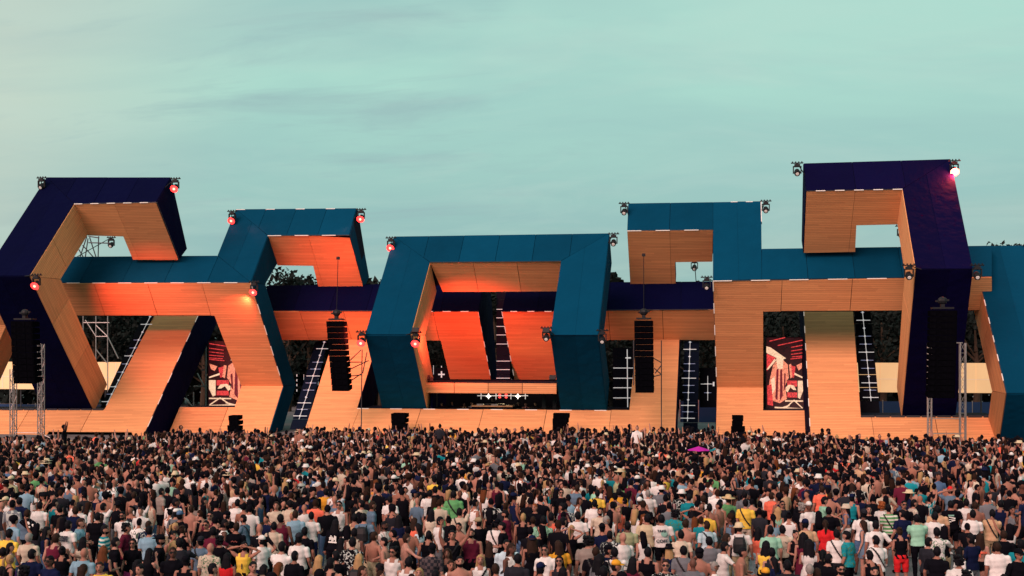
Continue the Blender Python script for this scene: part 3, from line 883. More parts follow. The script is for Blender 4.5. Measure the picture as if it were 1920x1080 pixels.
# ------------------------------------------------------------------ light panels (dark panels with white light bars)
def light_panel(label, quad, line=None, bars=(), panel="led_panel", extra=(), seg=None):
    """quad: four (px, py, Y); line: two of them; bars: (t along the line, half-length in metres, bright)"""
    q = [PY(*p) for p in quad]
    o0 = q[3].copy()
    t = empty("light_panel", o0); tag(t, label, "light panel", "dark panels with light bars")
    r = [p - o0 for p in q]
    if seg:
        for i in range(seg):
            l0, l1 = r[0].lerp(r[3], i / seg), r[0].lerp(r[3], (i + .96) / seg); r0, r1 = r[1].lerp(r[2], i / seg), r[1].lerp(r[2], (i + .96) / seg)
            bb = [l0, r0, r1, l1]; bb += [p + V((0, 0.12, 0)) for p in bb]
            mesh_obj("panel_tile", bb, [[0, 1, 2, 3], [7, 6, 5, 4], [0, 4, 5, 1], [1, 5, 6, 2], [2, 6, 7, 3], [3, 7, 4, 0]], MAT[panel], t)
    else:
        bb = r + [p + V((0, 0.12, 0)) for p in r]
        mesh_obj("backing", bb, [[0, 1, 2, 3], [7, 6, 5, 4], [0, 4, 5, 1], [1, 5, 6, 2], [2, 6, 7, 3], [3, 7, 4, 0]], MAT[panel], t)
    fwd = V((0, -0.05, 0))
    if line:
        a, b = PY(*line[0]) - o0 + fwd, PY(*line[1]) - o0 + fwd
        MB().tube(a, b, 0.02, n=5).build("light_bar", MAT["white_light"], t)
        for (k, hl, br) in bars:
            c = a.lerp(b, k)
            MB().tube(c - V((hl, 0, 0)), c + V((hl, 0, 0)), 0.026 if br else 0.013, n=5).build("light_bar", MAT["white_light" if br else "dim_light"], t)
            MB().ell(c + fwd * .5, (0.07, 0.05, 0.07), 8, 5).build("light_point", MAT["white_light"], t)
    for (p0, p1, r_) in extra:
        a, b = PY(*p0) - o0 + fwd, PY(*p1) - o0 + fwd
        MB().tube(a, b, r_ * 0.7, n=5).build("light_bar", MAT["white_light"], t)
    return t
BB = [(0.01, .12, 0), (0.10, .45, 1), (0.19, .1, 0), (0.28, .4, 0), (0.37, .4, 0), (0.46, .5, 1), (0.55, .4, 0), (0.64, .42, 0), (0.73, .1, 0), (0.80, .5, 1), (0.88, .4, 0), (0.96, .5, 1)]
light_panel("dark light panel with white rungs between the two hanging wooden panels", [(931, 545, 86), (956, 545, 86), (956, 720, 86), (931, 720, 86)], panel="led_panel_light", seg=10,
    extra=[((931, y, 86), (956, y, 86), 0.035) for y in (580, 596, 612, 628, 645, 677, 693, 709)])
light_panel("slanting dark light panel with white crosses beside the leftmost slanted wooden leg", [(268, 592, 85), (287, 592, 85), (206, 764, 80.5), (188, 764, 80.5)], ((283, 592, 85), (200, 760, 80.5)), BB)
light_panel("slanting dark light panel with white crosses left of the left hanging speaker column", [(592, 640, 86), (614, 640, 86), (574, 806, 80), (543, 806, 80)], ((609, 640, 86), (561, 786, 80.5)), BB, seg=9, panel="led_panel_light",
    extra=[((557, 702, 84), (557, 706, 84), .05), ((557, 711, 84), (557, 715, 84), .05), ((557, 720, 84), (557, 724, 84), .05), ((557, 730, 84), (557, 734, 84), .05), ((570, 702, 84), (570, 712, 84), .02), ((597, 702, 84), (597, 722, 84), .025)])
light_panel("gridded light panel with white bars just right of the central arch", [(1149, 652, 83), (1187, 652, 83), (1184, 769, 83), (1149, 769, 83)], None, (), seg=6,
    extra=[((1176, 655, 83), (1177, 768, 83), .045)] + [((1150, y, 83), (1187 - (y - 690) * .03, y, 83), .04) for y in (690, 709, 727, 746, 765)] + [((1173, 671, 83), (1183, 671, 83), .07)])
light_panel("dark light panel with white crosses left of the bare wooden column", [(1283, 640, 85), (1311, 640, 85), (1308, 812, 85), (1281, 812, 85)], ((1294, 640, 85), (1289, 790, 85)), BB, seg=9, panel="led_panel_light")
light_panel("small dark panel with a glowing cross beside the bare wooden column", [(1312, 690, 87), (1345, 690, 87), (1345, 764, 87), (1312, 764, 87)], ((1327, 705, 87), (1327, 751, 87)), [(0.32, .25, 1), (0.68, .25, 0)],
    extra=[((1314, 720, 87), (1338, 720, 87), .03), ((1338, 716, 87), (1338, 724, 87), .09)])
light_panel("slanting dark light panel with white crosses beside the broad right wooden leg", [(1602, 584, 84), (1632, 584, 84), (1650, 776, 82), (1615, 776, 82)], ((1617, 584, 84), (1633, 752, 82)), BB, seg=8)
light_panel("small dark panel with a glowing white star in the left panel's notch", [(800, 690, 88), (846, 690, 88), (846, 722, 88), (806, 722, 88)], None, (),
    extra=[((822, 702, 88), (834, 702, 88), .08), ((828, 696, 88), (828, 708, 88), .08), ((828, 686, 88), (828, 689, 88), .05), ((813, 685, 88), (813, 702, 88), .03)])

# ------------------------------------------------------------------ glowing cream screens behind the stage
def cream_mat():
    m = bpy.data.materials.new("cream_screen"); m.use_nodes = True
    N, L = m.node_tree.nodes, m.node_tree.links
    b = N["Principled BSDF"]; b.inputs["Base Color"].default_value = (0.5, 0.32, 0.18, 1); b.inputs["Roughness"].default_value = 0.6
    tc = N.new("ShaderNodeTexCoord"); n = N.new("ShaderNodeTexNoise"); n.inputs["Scale"].default_value = 0.7
    L.new(tc.outputs["Object"], n.inputs["Vector"])
    r = N.new("ShaderNodeMapRange"); r.inputs[3].default_value, r.inputs[4].default_value = 0.62, 0.80
    L.new(n.outputs["Fac"], r.inputs[0])
    b.inputs["Emission Color"].default_value = (1.0, 0.56, 0.26, 1)
    L.new(r.outputs[0], b.inputs["Emission Strength"])
    return m
CREAM = cream_mat()
def cream_wall(px0, px1, py0, py1, Y, label):
    a, b = PY(px0, py0, Y), PY(px1, py1, Y)
    t = empty("led_wall", (a.x, Y, b.z)); tag(t, label, "led wall", "glowing cream screens behind the stage")
    n = max(2, round((b.x - a.x) / 1.6)); w = (b.x - a.x) / n; h = a.z - b.z
    for i in range(n):
        MB().box((w * (i + .5), 0, h / 2), (w - 0.03, 0.15, h)).build("screen_tile", CREAM, t)
        if i % 2 == 0:
            MB().tube((w * (i + .5), -0.09, 0.05), (w * (i + .5), -0.09, h - .05), 0.02, n=4).build("light_bar", MAT["edge_light"], t)
    MB().tube((0, -0.09, h * .45), (w * n, -0.09, h * .45), 0.018, n=4).build("light_bar", MAT["edge_light"], t)
    mb = MB()
    for i in range(4): mb.tube((w * n * (i + .5) / 4, 0.2, h), (w * n * (i + .5) / 4, 0.2, -b.z), 0.06)
    mb.build("support_pole", MAT["dark_truss"], t)
cream_wall(-80, 236, 678, 731, 92, "glowing cream screen behind the left navy arch")
cream_wall(1606, 1875, 680, 737, 92, "glowing cream screen behind the purple arch")
# dark blue site fence behind
def site_fence(px0, px1, py, Y, label):
    a, b = PY(px0, py, Y), PY(px1, py, Y)
    t = empty("site_fence", (a.x, Y, 0)); tag(t, label, "fence", "blue fences behind the stage")
    mat("fence_blue", (0.012, 0.035, 0.10), 0.7, 0.2, var=0.3) if "fence_blue" not in MAT else None
    n = max(2, round((b.x - a.x) / 2.2)); w = (b.x - a.x) / n
    for i in range(n):
        MB().box((w * (i + .5), 0, a.z / 2), (w - .06, 0.08, a.z)).build("fence_panel", MAT["fence_blue"], t)
        MB().tube((w * i, 0, 0), (w * i, 0, a.z + .1), 0.05).build("post", MAT["truss_metal"], t)
site_fence(-60, 240, 757, 97, "low blue site fence behind the left navy arch")
site_fence(1600, 1880, 752, 97, "low blue site fence behind the purple arch")
site_fence(1275, 1345, 752, 96, "low blue site fence beside the bare wooden column")

# ------------------------------------------------------------------ video screens
def glow_mat(name, col, es, lo=0.55):
    m = bpy.data.materials.new(name); m.use_nodes = True
    N, L = m.node_tree.nodes, m.node_tree.links
    b = N["Principled BSDF"]; b.inputs["Base Color"].default_value = (0.01, 0.01, 0.012, 1); b.inputs["Roughness"].default_value = 0.5
    tc = N.new("ShaderNodeTexCoord"); n = N.new("ShaderNodeTexNoise"); n.inputs["Scale"].default_value = 7.0; n.inputs["Detail"].default_value = 7; n.inputs["Distortion"].default_value = 1.5; n.inputs["Roughness"].default_value = 0.7
    L.new(tc.outputs["Object"], n.inputs["Vector"])
    r = N.new("ShaderNodeMapRange"); r.inputs[1].default_value, r.inputs[2].default_value = 0.36, 0.62; r.inputs[3].default_value, r.inputs[4].default_value = es * lo, es
    L.new(n.outputs["Fac"], r.inputs[0]); L.new(r.outputs[0], b.inputs["Emission Strength"])
    b.inputs["Emission Color"].default_value = (*col, 1)
    return m
PIC = dict(dark=glow_mat("video_dark", (0.30, 0.012, 0.03), 0.16, 0.02), deep=glow_mat("video_deep_red", (0.35, 0.010, 0.03), 0.8, 0.2), red=glow_mat("video_red", (0.95, 0.06, 0.06), 1.3, 0.15),
           coral=glow_mat("video_coral", (1.0, 0.28, 0.16), 1.5, 0.25), cream=glow_mat("video_cream", (1.0, 0.60, 0.38), 1.35, 0.5))
SHAPES = [("cream", [(0, .88), (.11, .865), (.53, .715), (.39, .69), (0, .79)]), ("red", [(.01, .78), (.25, .72), (.01, .54)]), ("cream", [(.0, .56), (.05, .56), (.27, .69), (.22, .71)]),
          ("coral", [(.18, .62), (.30, .70), (.42, .71), (.57, .63), (.60, .45), (.50, .34), (.55, .16), (.36, .10), (.18, .13), (.05, .26), (.09, .42)]),
          ("cream", [(.26, .71), (.34, .735), (.46, .70), (.44, .58), (.30, .56)]), ("cream", [(.12, .42), (.22, .47), (.24, .30), (.16, .22)]), ("deep", [(.27, .56), (.33, .58), (.30, .14), (.24, .16)]), ("deep", [(.37, .55), (.42, .57), (.44, .20), (.36, .13)]), ("deep", [(.48, .52), (.52, .50), (.50, .30), (.46, .26)]),
          ("red", [(.02, .34), (.14, .36), (.18, .06), (.03, .08)]), ("dark", [(.55, .42), (.83, .42), (.83, .17), (.55, .17)]), ("red", [(.56, .41), (.82, .41), (.82, .33), (.56, .33)]), ("red", [(.56, .25), (.82, .25), (.82, .18), (.56, .18)]),
          ("cream", [(.52, .32), (.60, .355), (.74, .345), (.80, .28), (.72, .285), (.64, .32), (.57, .25), (.52, .27)]), ("cream", [(.84, .41), (.985, .41), (.985, .28), (.90, .16), (.84, .18)]), ("coral", [(.60, .63), (.66, .64), (.74, .48), (.64, .44)]), ("red", [(.66, .62), (.78, .60), (.74, .45), (.70, .45)]),
          ("cream", [(.75, .52), (.98, .46), (.98, .44), (.75, .49)]), ("coral", [(.80, .62), (.97, .66), (.94, .58), (.86, .55)])]
SHAPES += [("cream", [(a[0], a[1] - .008), (b[0], b[1] - .008), (b[0], b[1] + .012), (a[0], a[1] + .012)]) for a, b in (((.22, .04), (.98, .02)), ((.50, .13), (.98, .13)), ((.50, .03), (.74, .14)), ((.74, .14), (.97, .03)), ((.35, .02), (.62, .07)))]
SHAPES += [("red", [(x0, y0), (x1, y0 + s_), (x1, y0 + s_ + .012), (x0, y0 + .012)]) for x0, x1, y0, s_ in ((.08, .50, .945, .05), (.30, .97, .885, .075), (.66, .97, .86, .03), (.66, .97, .81, .025), (.66, .97, .765, .02), (.68, .97, .73, .012), (.64, .97, .70, .02))]
def video_screen(px0, px1, py0, py1, Y, label, flip):
    a, b = PY(px0, py0, Y), PY(px1, py1, Y)
    t = empty("video_screen", (a.x, Y, b.z)); tag(t, label, "video screen", "video screens in the stage openings")
    w, h = b.x - a.x, a.z - b.z
    base = mesh_obj("picture", [(0, 0, 0), (w, 0, 0), (w, 0, h), (0, 0, h)], [(0, 1, 2, 3)], PIC["dark"], t)
    for k, (cl, pts) in enumerate(SHAPES):            # the picture on the screen, flat shapes a few millimetres apart
        pp = [((1 - u if flip else u) * w, -0.004 * (k + 1), v * h) for u, v in pts]
        mesh_obj("picture_shape", pp, [list(range(len(pp)))], PIC[cl], base)
    MB().box((w / 2, 0.16, h / 2), (w + .1, 0.28, h + .1)).build("housing", MAT["black_metal"], t)
    mb = MB()
    for x in (0.1, w - .1): mb.tube((x, 0.4, h), (x, 0.4, -b.z), 0.06)
    mb.build("support_pole", MAT["dark_truss"], t)
video_screen(391, 478, 640, 764, 86.5, "video screen glowing red and cream in the opening of the left teal arch", True)
video_screen(1437, 1507, 633, 770, 84.6, "video screen glowing red and cream beside the bare wooden column", False)
# ------------------------------------------------------------------ DJ booth under a wooden balcony
zdeck = PP(900, 767, plC).z
bo = empty("dj_booth", (PY(917, 767, 79).x, 79, 0)); bo_off = bo.location.copy()
tag(bo, "DJ booth with wooden balcony and dark interior below the hanging panels", "DJ booth")
def bpart(mb, name, m): 
    o = mb.build(name, MAT[m] if isinstance(m, str) else m, None); o.parent = bo; o.location = -bo_off; return o
bl, br = PY(789, 718, 77.4), PY(1044, 737, 77.4)
bz0, bz1 = PY(917, 737.5, 77.4).z, PY(917, 718, 77.4).z
nb = 4
for i in range(nb):
    x0 = bl.x + (br.x - bl.x) * i / nb; x1 = bl.x + (br.x - bl.x) * (i + 1) / nb
    pts = [V((x0, 77.4, bz0)), V((x1, 77.4, bz0)), V((x1, 77.4, bz1)), V((x0, 77.4, bz1))]
    cladding(bo, [p - bo_off for p in pts], "slatted_wood", (1, 0, 0), 9, toward=V((0, -1, 0)))
bpart(MB().box(((bl.x + br.x) / 2, 79.6, (bz0 + bz1) / 2), (br.x - bl.x, 4.36, bz1 - bz0)), "balcony_deck", "core_dark")
bpart(MB().box(((bl.x + br.x) / 2, 83.6, (zdeck + bz0) / 2), (br.x - bl.x + 1, 0.2, bz0 - zdeck + 1.4)), "back_wall", "black_cloth")
bpart(MB().box(((bl.x + br.x) / 2, 80.9, zdeck - 1.1), (br.x - bl.x + 4, 5.4, 0.2)), "floor_deck", "black_cloth")
for px in (795, 816, 1020, 1040):
    p = PY(px, 750, 79.5); bpart(MB().box((p.x, 79.5, (zdeck + bz0) / 2), (0.25, 0.25, bz0 - zdeck)), "column", "black_metal")
side = [PY(793, 737, 77.8), PY(793, 767, 77.8)]
bpart(MB().box((side[0].x + .5, 80.3, (zdeck + bz0) / 2), (0.12, 4.2, bz0 - zdeck)), "side_wall", "purple_fabric")
mat("table_wood", (0.55, 0.30, 0.14), 0.6, 0.3, noise=0.2)
p0, p1 = PY(885, 760, 79.0), PY(962, 760, 79.0)
bpart(MB().box(((p0.x + p1.x) / 2, 79.2, zdeck - 0.35), (p1.x - p0.x, 0.8, 0.9)), "dj_table", "black_cloth")
bpart(MB().box(((p0.x + p1.x) / 2, 79.2, zdeck + 0.14), (p1.x - p0.x, 0.9, 0.08)), "table_top", "table_wood")
for i, k in enumerate((.2, .38, .55, .72)):
    bpart(MB().box((p0.x + (p1.x - p0.x) * k, 79.1, zdeck + 0.22), (0.42, 0.5, 0.12)), "deck_player", "black_metal" if i % 2 else "truss_metal")
# bright lights on the booth's back wall
def bp(px, py): return PY(px, py, 83.3)
for px in (895, 902, 917, 930, 945, 958, 985):
    pass
for px in (902, 930, 958, 985):
    bpart(MB().tube(bp(px, 737.5), bp(px, 748.5), 0.03), "light_bar", "white_light")
bpart(MB().tube(bp(895, 742), bp(990, 742), 0.03), "light_bar", "white_light")
for px in (916, 971):
    b_ = bpart(MB().ell(bp(px, 743), (0.12, 0.06, 0.12), 10, 6).tube(bp(px - 5, 743), bp(px + 5, 743), .035).tube(bp(px, 738), bp(px, 748), .035), "bright_lamp", "flood_light")
for i in range(6):
    bpart(MB().ell(bp(937 + (i % 3) * 6, 740 + (i // 3) * 5), (0.10, .06, .07), 8, 5), "red_lamp", "lens_red") if i in (0, 2, 3, 5) else None
point_light("booth_light", PY(943, 752, 81.5), 120, (1.0, 0.75, 0.4), bo, 0.3)

# ------------------------------------------------------------------ lattice masts and scaffolds
def mast(px, py0, Y, label, arm=0.0, w=0.30):
    p = PY(px, py0, Y); t = empty("lattice_mast", (p.x, p.y, 0)); tag(t, label, "lattice mast", "lattice masts in front of the stage")
    h = p.z
    c = [(-w / 2, -w / 2), (w / 2, -w / 2), (w / 2, w / 2), (-w / 2, w / 2)]
    for x, y in c: MB().tube((x, y, 0), (x, y, h), 0.035, n=6).build("chord", MAT["truss_metal"], t)
    n = int(h / 0.55); mb = MB()
    for i in range(n):
        z0, z1 = i * h / n, (i + 1) * h / n
        for k in range(4):
            a, b = c[k], c[(k + 1) % 4]
            mb.tube((*a, z0), (*b, z0), 0.016, n=4)
            if (i + k) % 2: mb.tube((*a, z0), (*b, z1), 0.014, n=4)
            else: mb.tube((*b, z0), (*a, z1), 0.014, n=4)
    tag(mb.build("bracing", MAT["truss_metal"], t), kind="stuff")
    MB().box((0, 0, 0.05), (0.9, 0.9, 0.1)).build("base_plate", MAT["black_metal"], t)
    if arm: MB().tube((0, 0, h), (arm, 0, h), 0.04).build("arm", MAT["truss_metal"], t)
mast(25, 692, 73.2, "short bare lattice mast at the left edge of the stage")
mast(77, 645, 73.2, "tall bare lattice mast with short arm left of the slanted wooden leg", arm=-0.6)
mast(1743, 643, 72.5, "thin lattice mast in front of the purple arch's dark leg", w=0.2)
mast(1805, 643, 72.5, "tall lattice mast with short arm right of the purple arch's dark leg", arm=-0.6)
def rail(pts, label, r=0.03):
    P_ = [PY(*p) for p in pts]; t = empty("safety_rail", P_[0]); tag(t, label, "rail", "thin rails by the masts")
    for a, b in zip(P_[:-1], P_[1:]): MB().tube(a - P_[0], b - P_[0], r, n=5).build("tube", MAT["truss_metal"], t)
rail([(27, 811, 73.2), (75, 812, 73.2), (100, 824, 73.2)], "thin rail between the two masts at the left edge")
rail([(1745, 785, 72.5), (1803, 785, 72.5)], "upper thin rail between the two masts at the purple arch")
rail([(1747, 813, 72.5), (1803, 813, 72.5)], "lower thin rail between the two masts at the purple arch")
def scaffold(label, lines, r=0.045, m="dark_truss"):
    a0 = PY(*lines[0][0]); t = empty("scaffold", a0); tag(t, label, "scaffold", "scaffold frames")
    for a, b in lines: MB().tube(PY(*a) - a0, PY(*b) - a0, r, n=5).build("tube", MAT[m], t)
Yb = 91
scaffold("dark scaffold behind the wooden leg of the left navy arch", [((180, 590, Yb), (180, 790, Yb)), ((202, 590, Yb), (202, 790, Yb)), ((156, 588, Yb), (156, 700, Yb)), ((156, 605, Yb), (205, 605, Yb)), ((180, 631, Yb), (202, 631, Yb)),
    ((180, 610, Yb), (202, 631, Yb)), ((180, 631, Yb), (160, 600, Yb)), ((180, 655, Yb), (200, 680, Yb)), ((202, 631, Yb), (222, 672, Yb))], m="truss_metal")
scaffold("bracing truss in the opening of the left navy arch", [((163, 443, 86), (150, 482, 86)), ((165, 447, 86), (160, 482, 86)), ((185, 443, 86), (184, 482, 86)), ((166, 443, 86), (186, 446, 86)), ((166, 455, 86), (207, 456, 86)), ((155, 460, 86), (175, 482, 86)), ((168, 445, 86), (180, 482, 86)), ((148, 468, 86), (156, 482, 86))])
scaffold("small dark scaffold carrying the lit lamp left of the central arch", [((679, 655, 75.5), (678, 725, 75.5)), ((691, 676, 75.5), (655, 693, 75.5)), ((679, 679, 75.5), (650, 679, 75.5)), ((677, 656, 75.5), (652, 680, 75.5)), ((677, 703, 75.5), (650, 706, 75.5)), ((677, 701, 75.5), (655, 716, 75.5)), ((688, 660, 75.5), (680, 700, 75.5)), ((678, 725, 75.5), (677, 860, 75.5))], 0.035)
scaffold("small dark scaffold behind the right hanging speaker column", [((1240, 638, 76), (1240, 722, 76)), ((1241, 703, 76), (1226, 690, 76)), ((1241, 702, 76), (1226, 706, 76)), ((1240, 680, 76), (1226, 672, 76)), ((1240, 685, 76), (1228, 700, 76)), ((1188, 638, 76), (1188, 722, 76)), ((1190, 680, 76), (1200, 672, 76)), ((1190, 704, 76), (1200, 706, 76)), ((1240, 722, 76), (1240, 850, 76))], 0.035)
scaffold("dark scaffold left of the left video screen", [((386, 645, 88), (386, 764, 88)), ((363, 724, 88), (388, 724, 88)), ((362, 690, 88), (380, 665, 88)), ((363, 735, 88), (363, 764, 88)), ((345, 746, 88), (363, 764, 88)), ((370, 700, 88), (386, 730, 88))], 0.05, "truss_metal")
# red site lamp panel seen in the gap
def low_barrier():
    for i, (x0, x1) in enumerate(((1770, 1832), (1834, 1872))):
        a, b = PY(x0, 829, 74.0), PY(x1, 829, 74.0)
        t = empty("crowd_barrier", (a.x, 74, 0)); tag(t, ["long black crowd barrier below the right masts", "short black crowd barrier next to the right edge arch"][i], "crowd barrier", "black crowd barriers")
        w = b.x - a.x
        MB().box((w / 2, 0, a.z / 2), (w, 0.06, a.z - .08)).build("panel", MAT["black_cloth"], t)
        MB().tube((0, 0, a.z), (w, 0, a.z), 0.035).build("top_rail", MAT["truss_metal"], t)
        for x in (0.02, w - .02): MB().tube((x, 0, 0), (x, 0, a.z), 0.035).build("post", MAT["truss_metal"], t)
low_barrier()
# ------------------------------------------------------------------ people: one continuous body per pose, clothes cut from it
CLR = dict(white=(.64, .62, .61), cream=(.52, .44, .35), black=(.0045, .0045, .0075), navy=(.007, .011, .040), grey=(.13, .14, .16), lightblue=(.20, .34, .44),
           greyblue=(.10, .16, .23), teal=(.01, .22, .27), mint=(.24, .48, .36), green=(.10, .30, .12), olive=(.28, .30, .18), yellow=(.72, .48, .07), mustard=(.62, .29, .03),
           orange=(.85, .26, .04), coral=(.80, .16, .10), red=(.55, .02, .025), maroon=(.10, .012, .03), purple=(.16, .05, .24), pink=(.60, .05, .22), brown=(.10, .05, .03),
           tan=(.48, .31, .19), beige=(.55, .45, .30), taupe=(.26, .22, .20), denim=(.07, .13, .24), paleblue=(.42, .55, .62), charcoal=(.018, .019, .026), khaki=(.30, .24, .15))
HAIRC = dict(dark=(.0042, .0038, .0065), brown=(.022, .011, .008), auburn=(.11, .035, .014), blonde=(.34, .21, .10), greyhair=(.22, .20, .19), ginger=(.22, .06, .018))
SKINS = [(.34, .160, .120), (.29, .128, .092), (.40, .205, .16), (.22, .095, .068), (.11, .047, .035), (.36, .175, .132), (.31, .14, .10)]

def objcol_mat(name, rough=0.9, spec=0.03, pattern=None):
    m = bpy.data.materials.new(name); m.use_nodes = True
    N, L = m.node_tree.nodes, m.node_tree.links
    b = N["Principled BSDF"]; b.inputs["Roughness"].default_value = rough; b.inputs["Specular IOR Level"].default_value = spec
    oi = N.new("ShaderNodeObjectInfo"); tc = N.new("ShaderNodeTexCoord")
    n = N.new("ShaderNodeTexNoise"); n.inputs["Scale"].default_value = 7.0; n.inputs["Detail"].default_value = 3
    L.new(tc.outputs["Object"], n.inputs["Vector"])
    mr = N.new("ShaderNodeMapRange"); mr.inputs[1].default_value, mr.inputs[2].default_value = .3, .7; mr.inputs[3].default_value, mr.inputs[4].default_value = .82, 1.1
    L.new(n.outputs["Fac"], mr.inputs[0])
    hs = N.new("ShaderNodeHueSaturation"); L.new(oi.outputs["Color"], hs.inputs["Color"]); L.new(mr.outputs[0], hs.inputs["Value"])
    out = hs.outputs[0]
    if pattern:
        mx = N.new("ShaderNodeMixRGB"); L.new(out, mx.inputs[1])
        if pattern in ("stripes", "hoops"):
            w = N.new("ShaderNodeTexWave"); w.bands_direction = 'X' if pattern == "stripes" else 'Z'
            w.inputs["Scale"].default_value = 4.2 if pattern == "stripes" else 3.2
            L.new(tc.outputs["Object"], w.inputs["Vector"])
            r = N.new("ShaderNodeMapRange"); r.inputs[1].default_value, r.inputs[2].default_value = .55, .65; L.new(w.outputs["Fac"], r.inputs[0]); L.new(r.outputs[0], mx.inputs[0])
            mx.inputs[2].default_value = (.55, .55, .50, 1) if pattern == "hoops" else (.38, .30, .28, 1)
        elif pattern == "floral":
            v = N.new("ShaderNodeTexNoise"); v.inputs["Scale"].default_value = 16.0; v.inputs["Detail"].default_value = 3; v.inputs["Distortion"].default_value = 1.0
            L.new(tc.outputs["Object"], v.inputs["Vector"])
            r = N.new("ShaderNodeMapRange"); r.inputs[1].default_value, r.inputs[2].default_value = .53, .60; L.new(v.outputs["Fac"], r.inputs[0]); L.new(r.outputs[0], mx.inputs[0])
            inv = N.new("ShaderNodeSeparateColor"); L.new(oi.outputs["Color"], inv.inputs[0])
            g = N.new("ShaderNodeMath"); g.operation = 'GREATER_THAN'; g.inputs[1].default_value = 0.2; L.new(inv.outputs[1], g.inputs[0])
            m2 = N.new("ShaderNodeMixRGB"); m2.inputs[1].default_value = (.45, .50, .48, 1); m2.inputs[2].default_value = (.07, .16, .09, 1)
            L.new(g.outputs[0], m2.inputs[0]); L.new(m2.outputs[0], mx.inputs[2])
        elif pattern == "plaid":
            c = N.new("ShaderNodeTexChecker"); c.inputs["Scale"].default_value = 14.0; c.inputs[1].default_value = (1, 1, 1, 1); c.inputs[2].default_value = (0, 0, 0, 1)
            L.new(tc.outputs["Object"], c.inputs["Vector"]); L.new(c.outputs["Fac"], mx.inputs[0]); mx.inputs[2].default_value = (.07, .055, .06, 1)
        out = mx.outputs[0]
    L.new(out, b.inputs["Base Color"])
    bp = N.new("ShaderNodeBump"); bp.inputs["Strength"].default_value = 0.4; bp.inputs["Distance"].default_value = 0.02
    L.new(n.outputs["Fac"], bp.inputs["Height"]); L.new(bp.outputs[0], b.inputs["Normal"])
    return m
CLOTH = {k: objcol_mat("cloth_" + k, pattern=k if k != "plain" else None) for k in ("plain", "stripes", "hoops", "floral", "plaid")}
SKINM = objcol_mat("skin", 0.6, 0.2)
HAIRM = objcol_mat("hair", 0.7, 0.10)
mat("eye_dark", (.012, .010, .010), 0.3, 0.5)
mat("lip", (.28, .07, .06), 0.5, 0.3)
mat("print_ink", (.03, .035, .05), 0.8, 0.1)
mat("print_white", (.75, .75, .72), 0.8, 0.1)
mat("print_green", (.20, .40, .34), 0.8, 0.1)
mat("print_orange", (.85, .25, .05), 0.8, 0.1)
mat("drink_cup", (.75, .72, .66), 0.3, 0.4)
mat("straw", (.50, .36, .20), 0.8, 0.2, noise=0.2, nscale=20)

def rot2(p, a):
    c, s = math.cos(a), math.sin(a)
    return V((p[0] * c - p[1] * s, p[0] * s + p[1] * c, p[2]))
# pose: joints of the arms (right side x>0), given for a figure of 1.75 m facing +Y
ARM = {"down": ((.235, -.02, 1.13), (.25, .07, .88)), "loose": ((.26, -.03, 1.14), (.27, .10, .91)),
       "fold": ((.25, .02, 1.15), (.08, .22, 1.13)), "phone": ((.23, .08, 1.16), (.11, .30, 1.30)), "drink": ((.25, .0, 1.15), (.22, .26, 1.16)),
       "hip": ((.40, -.08, 1.16), (.21, .02, 1.00)), "up": ((.27, .10, 1.63), (.24, .14, 1.88)), "high": ((.33, .02, 1.58), (.40, .05, 1.83)),
       "head": ((.42, .0, 1.56), (.12, -.06, 1.64)), "face": ((.26, .10, 1.20), (.10, .16, 1.52)), "out": ((.38, .16, 1.26), (.46, .38, 1.18)),
       "back": ((.25, -.10, 1.15), (.07, -.17, 1.02))}
POSES = {"stand": ("down", "loose", 0), "relax": ("loose", "down", 12), "fold": ("fold", "fold", 0), "phone": ("phone", "phone", 0), "drink": ("down", "drink", 10),
         "hip": ("down", "hip", -8), "raise": ("down", "up", 0), "cheer": ("high", "up", 0), "hands_on_head": ("head", "head", 0), "touch_face": ("loose", "face", 15),
         "reach": ("loose", "out", 8), "walk": ("loose", "down", -14)}
BODY = {}
def ring(c, rx, ry, n=12, ax=(1, 0, 0), ay=(0, 1, 0)):
    ax, ay = V(ax), V(ay)
    return [V(c) + ax * (rx * math.cos(2 * math.pi * i / n)) + ay * (ry * math.sin(2 * math.pi * i / n)) for i in range(n)]
def limb(mb, pts, rad, n=9):
    """tapered chain with rounded ends"""
    pts = [V(p) for p in pts]
    rings = []
    for i, p in enumerate(pts):
        d = ((pts[min(i + 1, len(pts) - 1)] - pts[max(i - 1, 0)])).normalized()
        u = d.orthogonal().normalized(); w = d.cross(u)
        if i == 0: rings.append(ring(p - d * rad[i] * .6, rad[i] * .6, rad[i] * .6, n, u, w))
        rings.append(ring(p, rad[i], rad[i], n, u, w))
        if i == len(pts) - 1: rings.append(ring(p + d * rad[i] * .6, rad[i] * .6, rad[i] * .6, n, u, w))
    mb.loft(rings)
def lerp3(a, b, t): return V(a).lerp(V(b), t)
class Body: pass
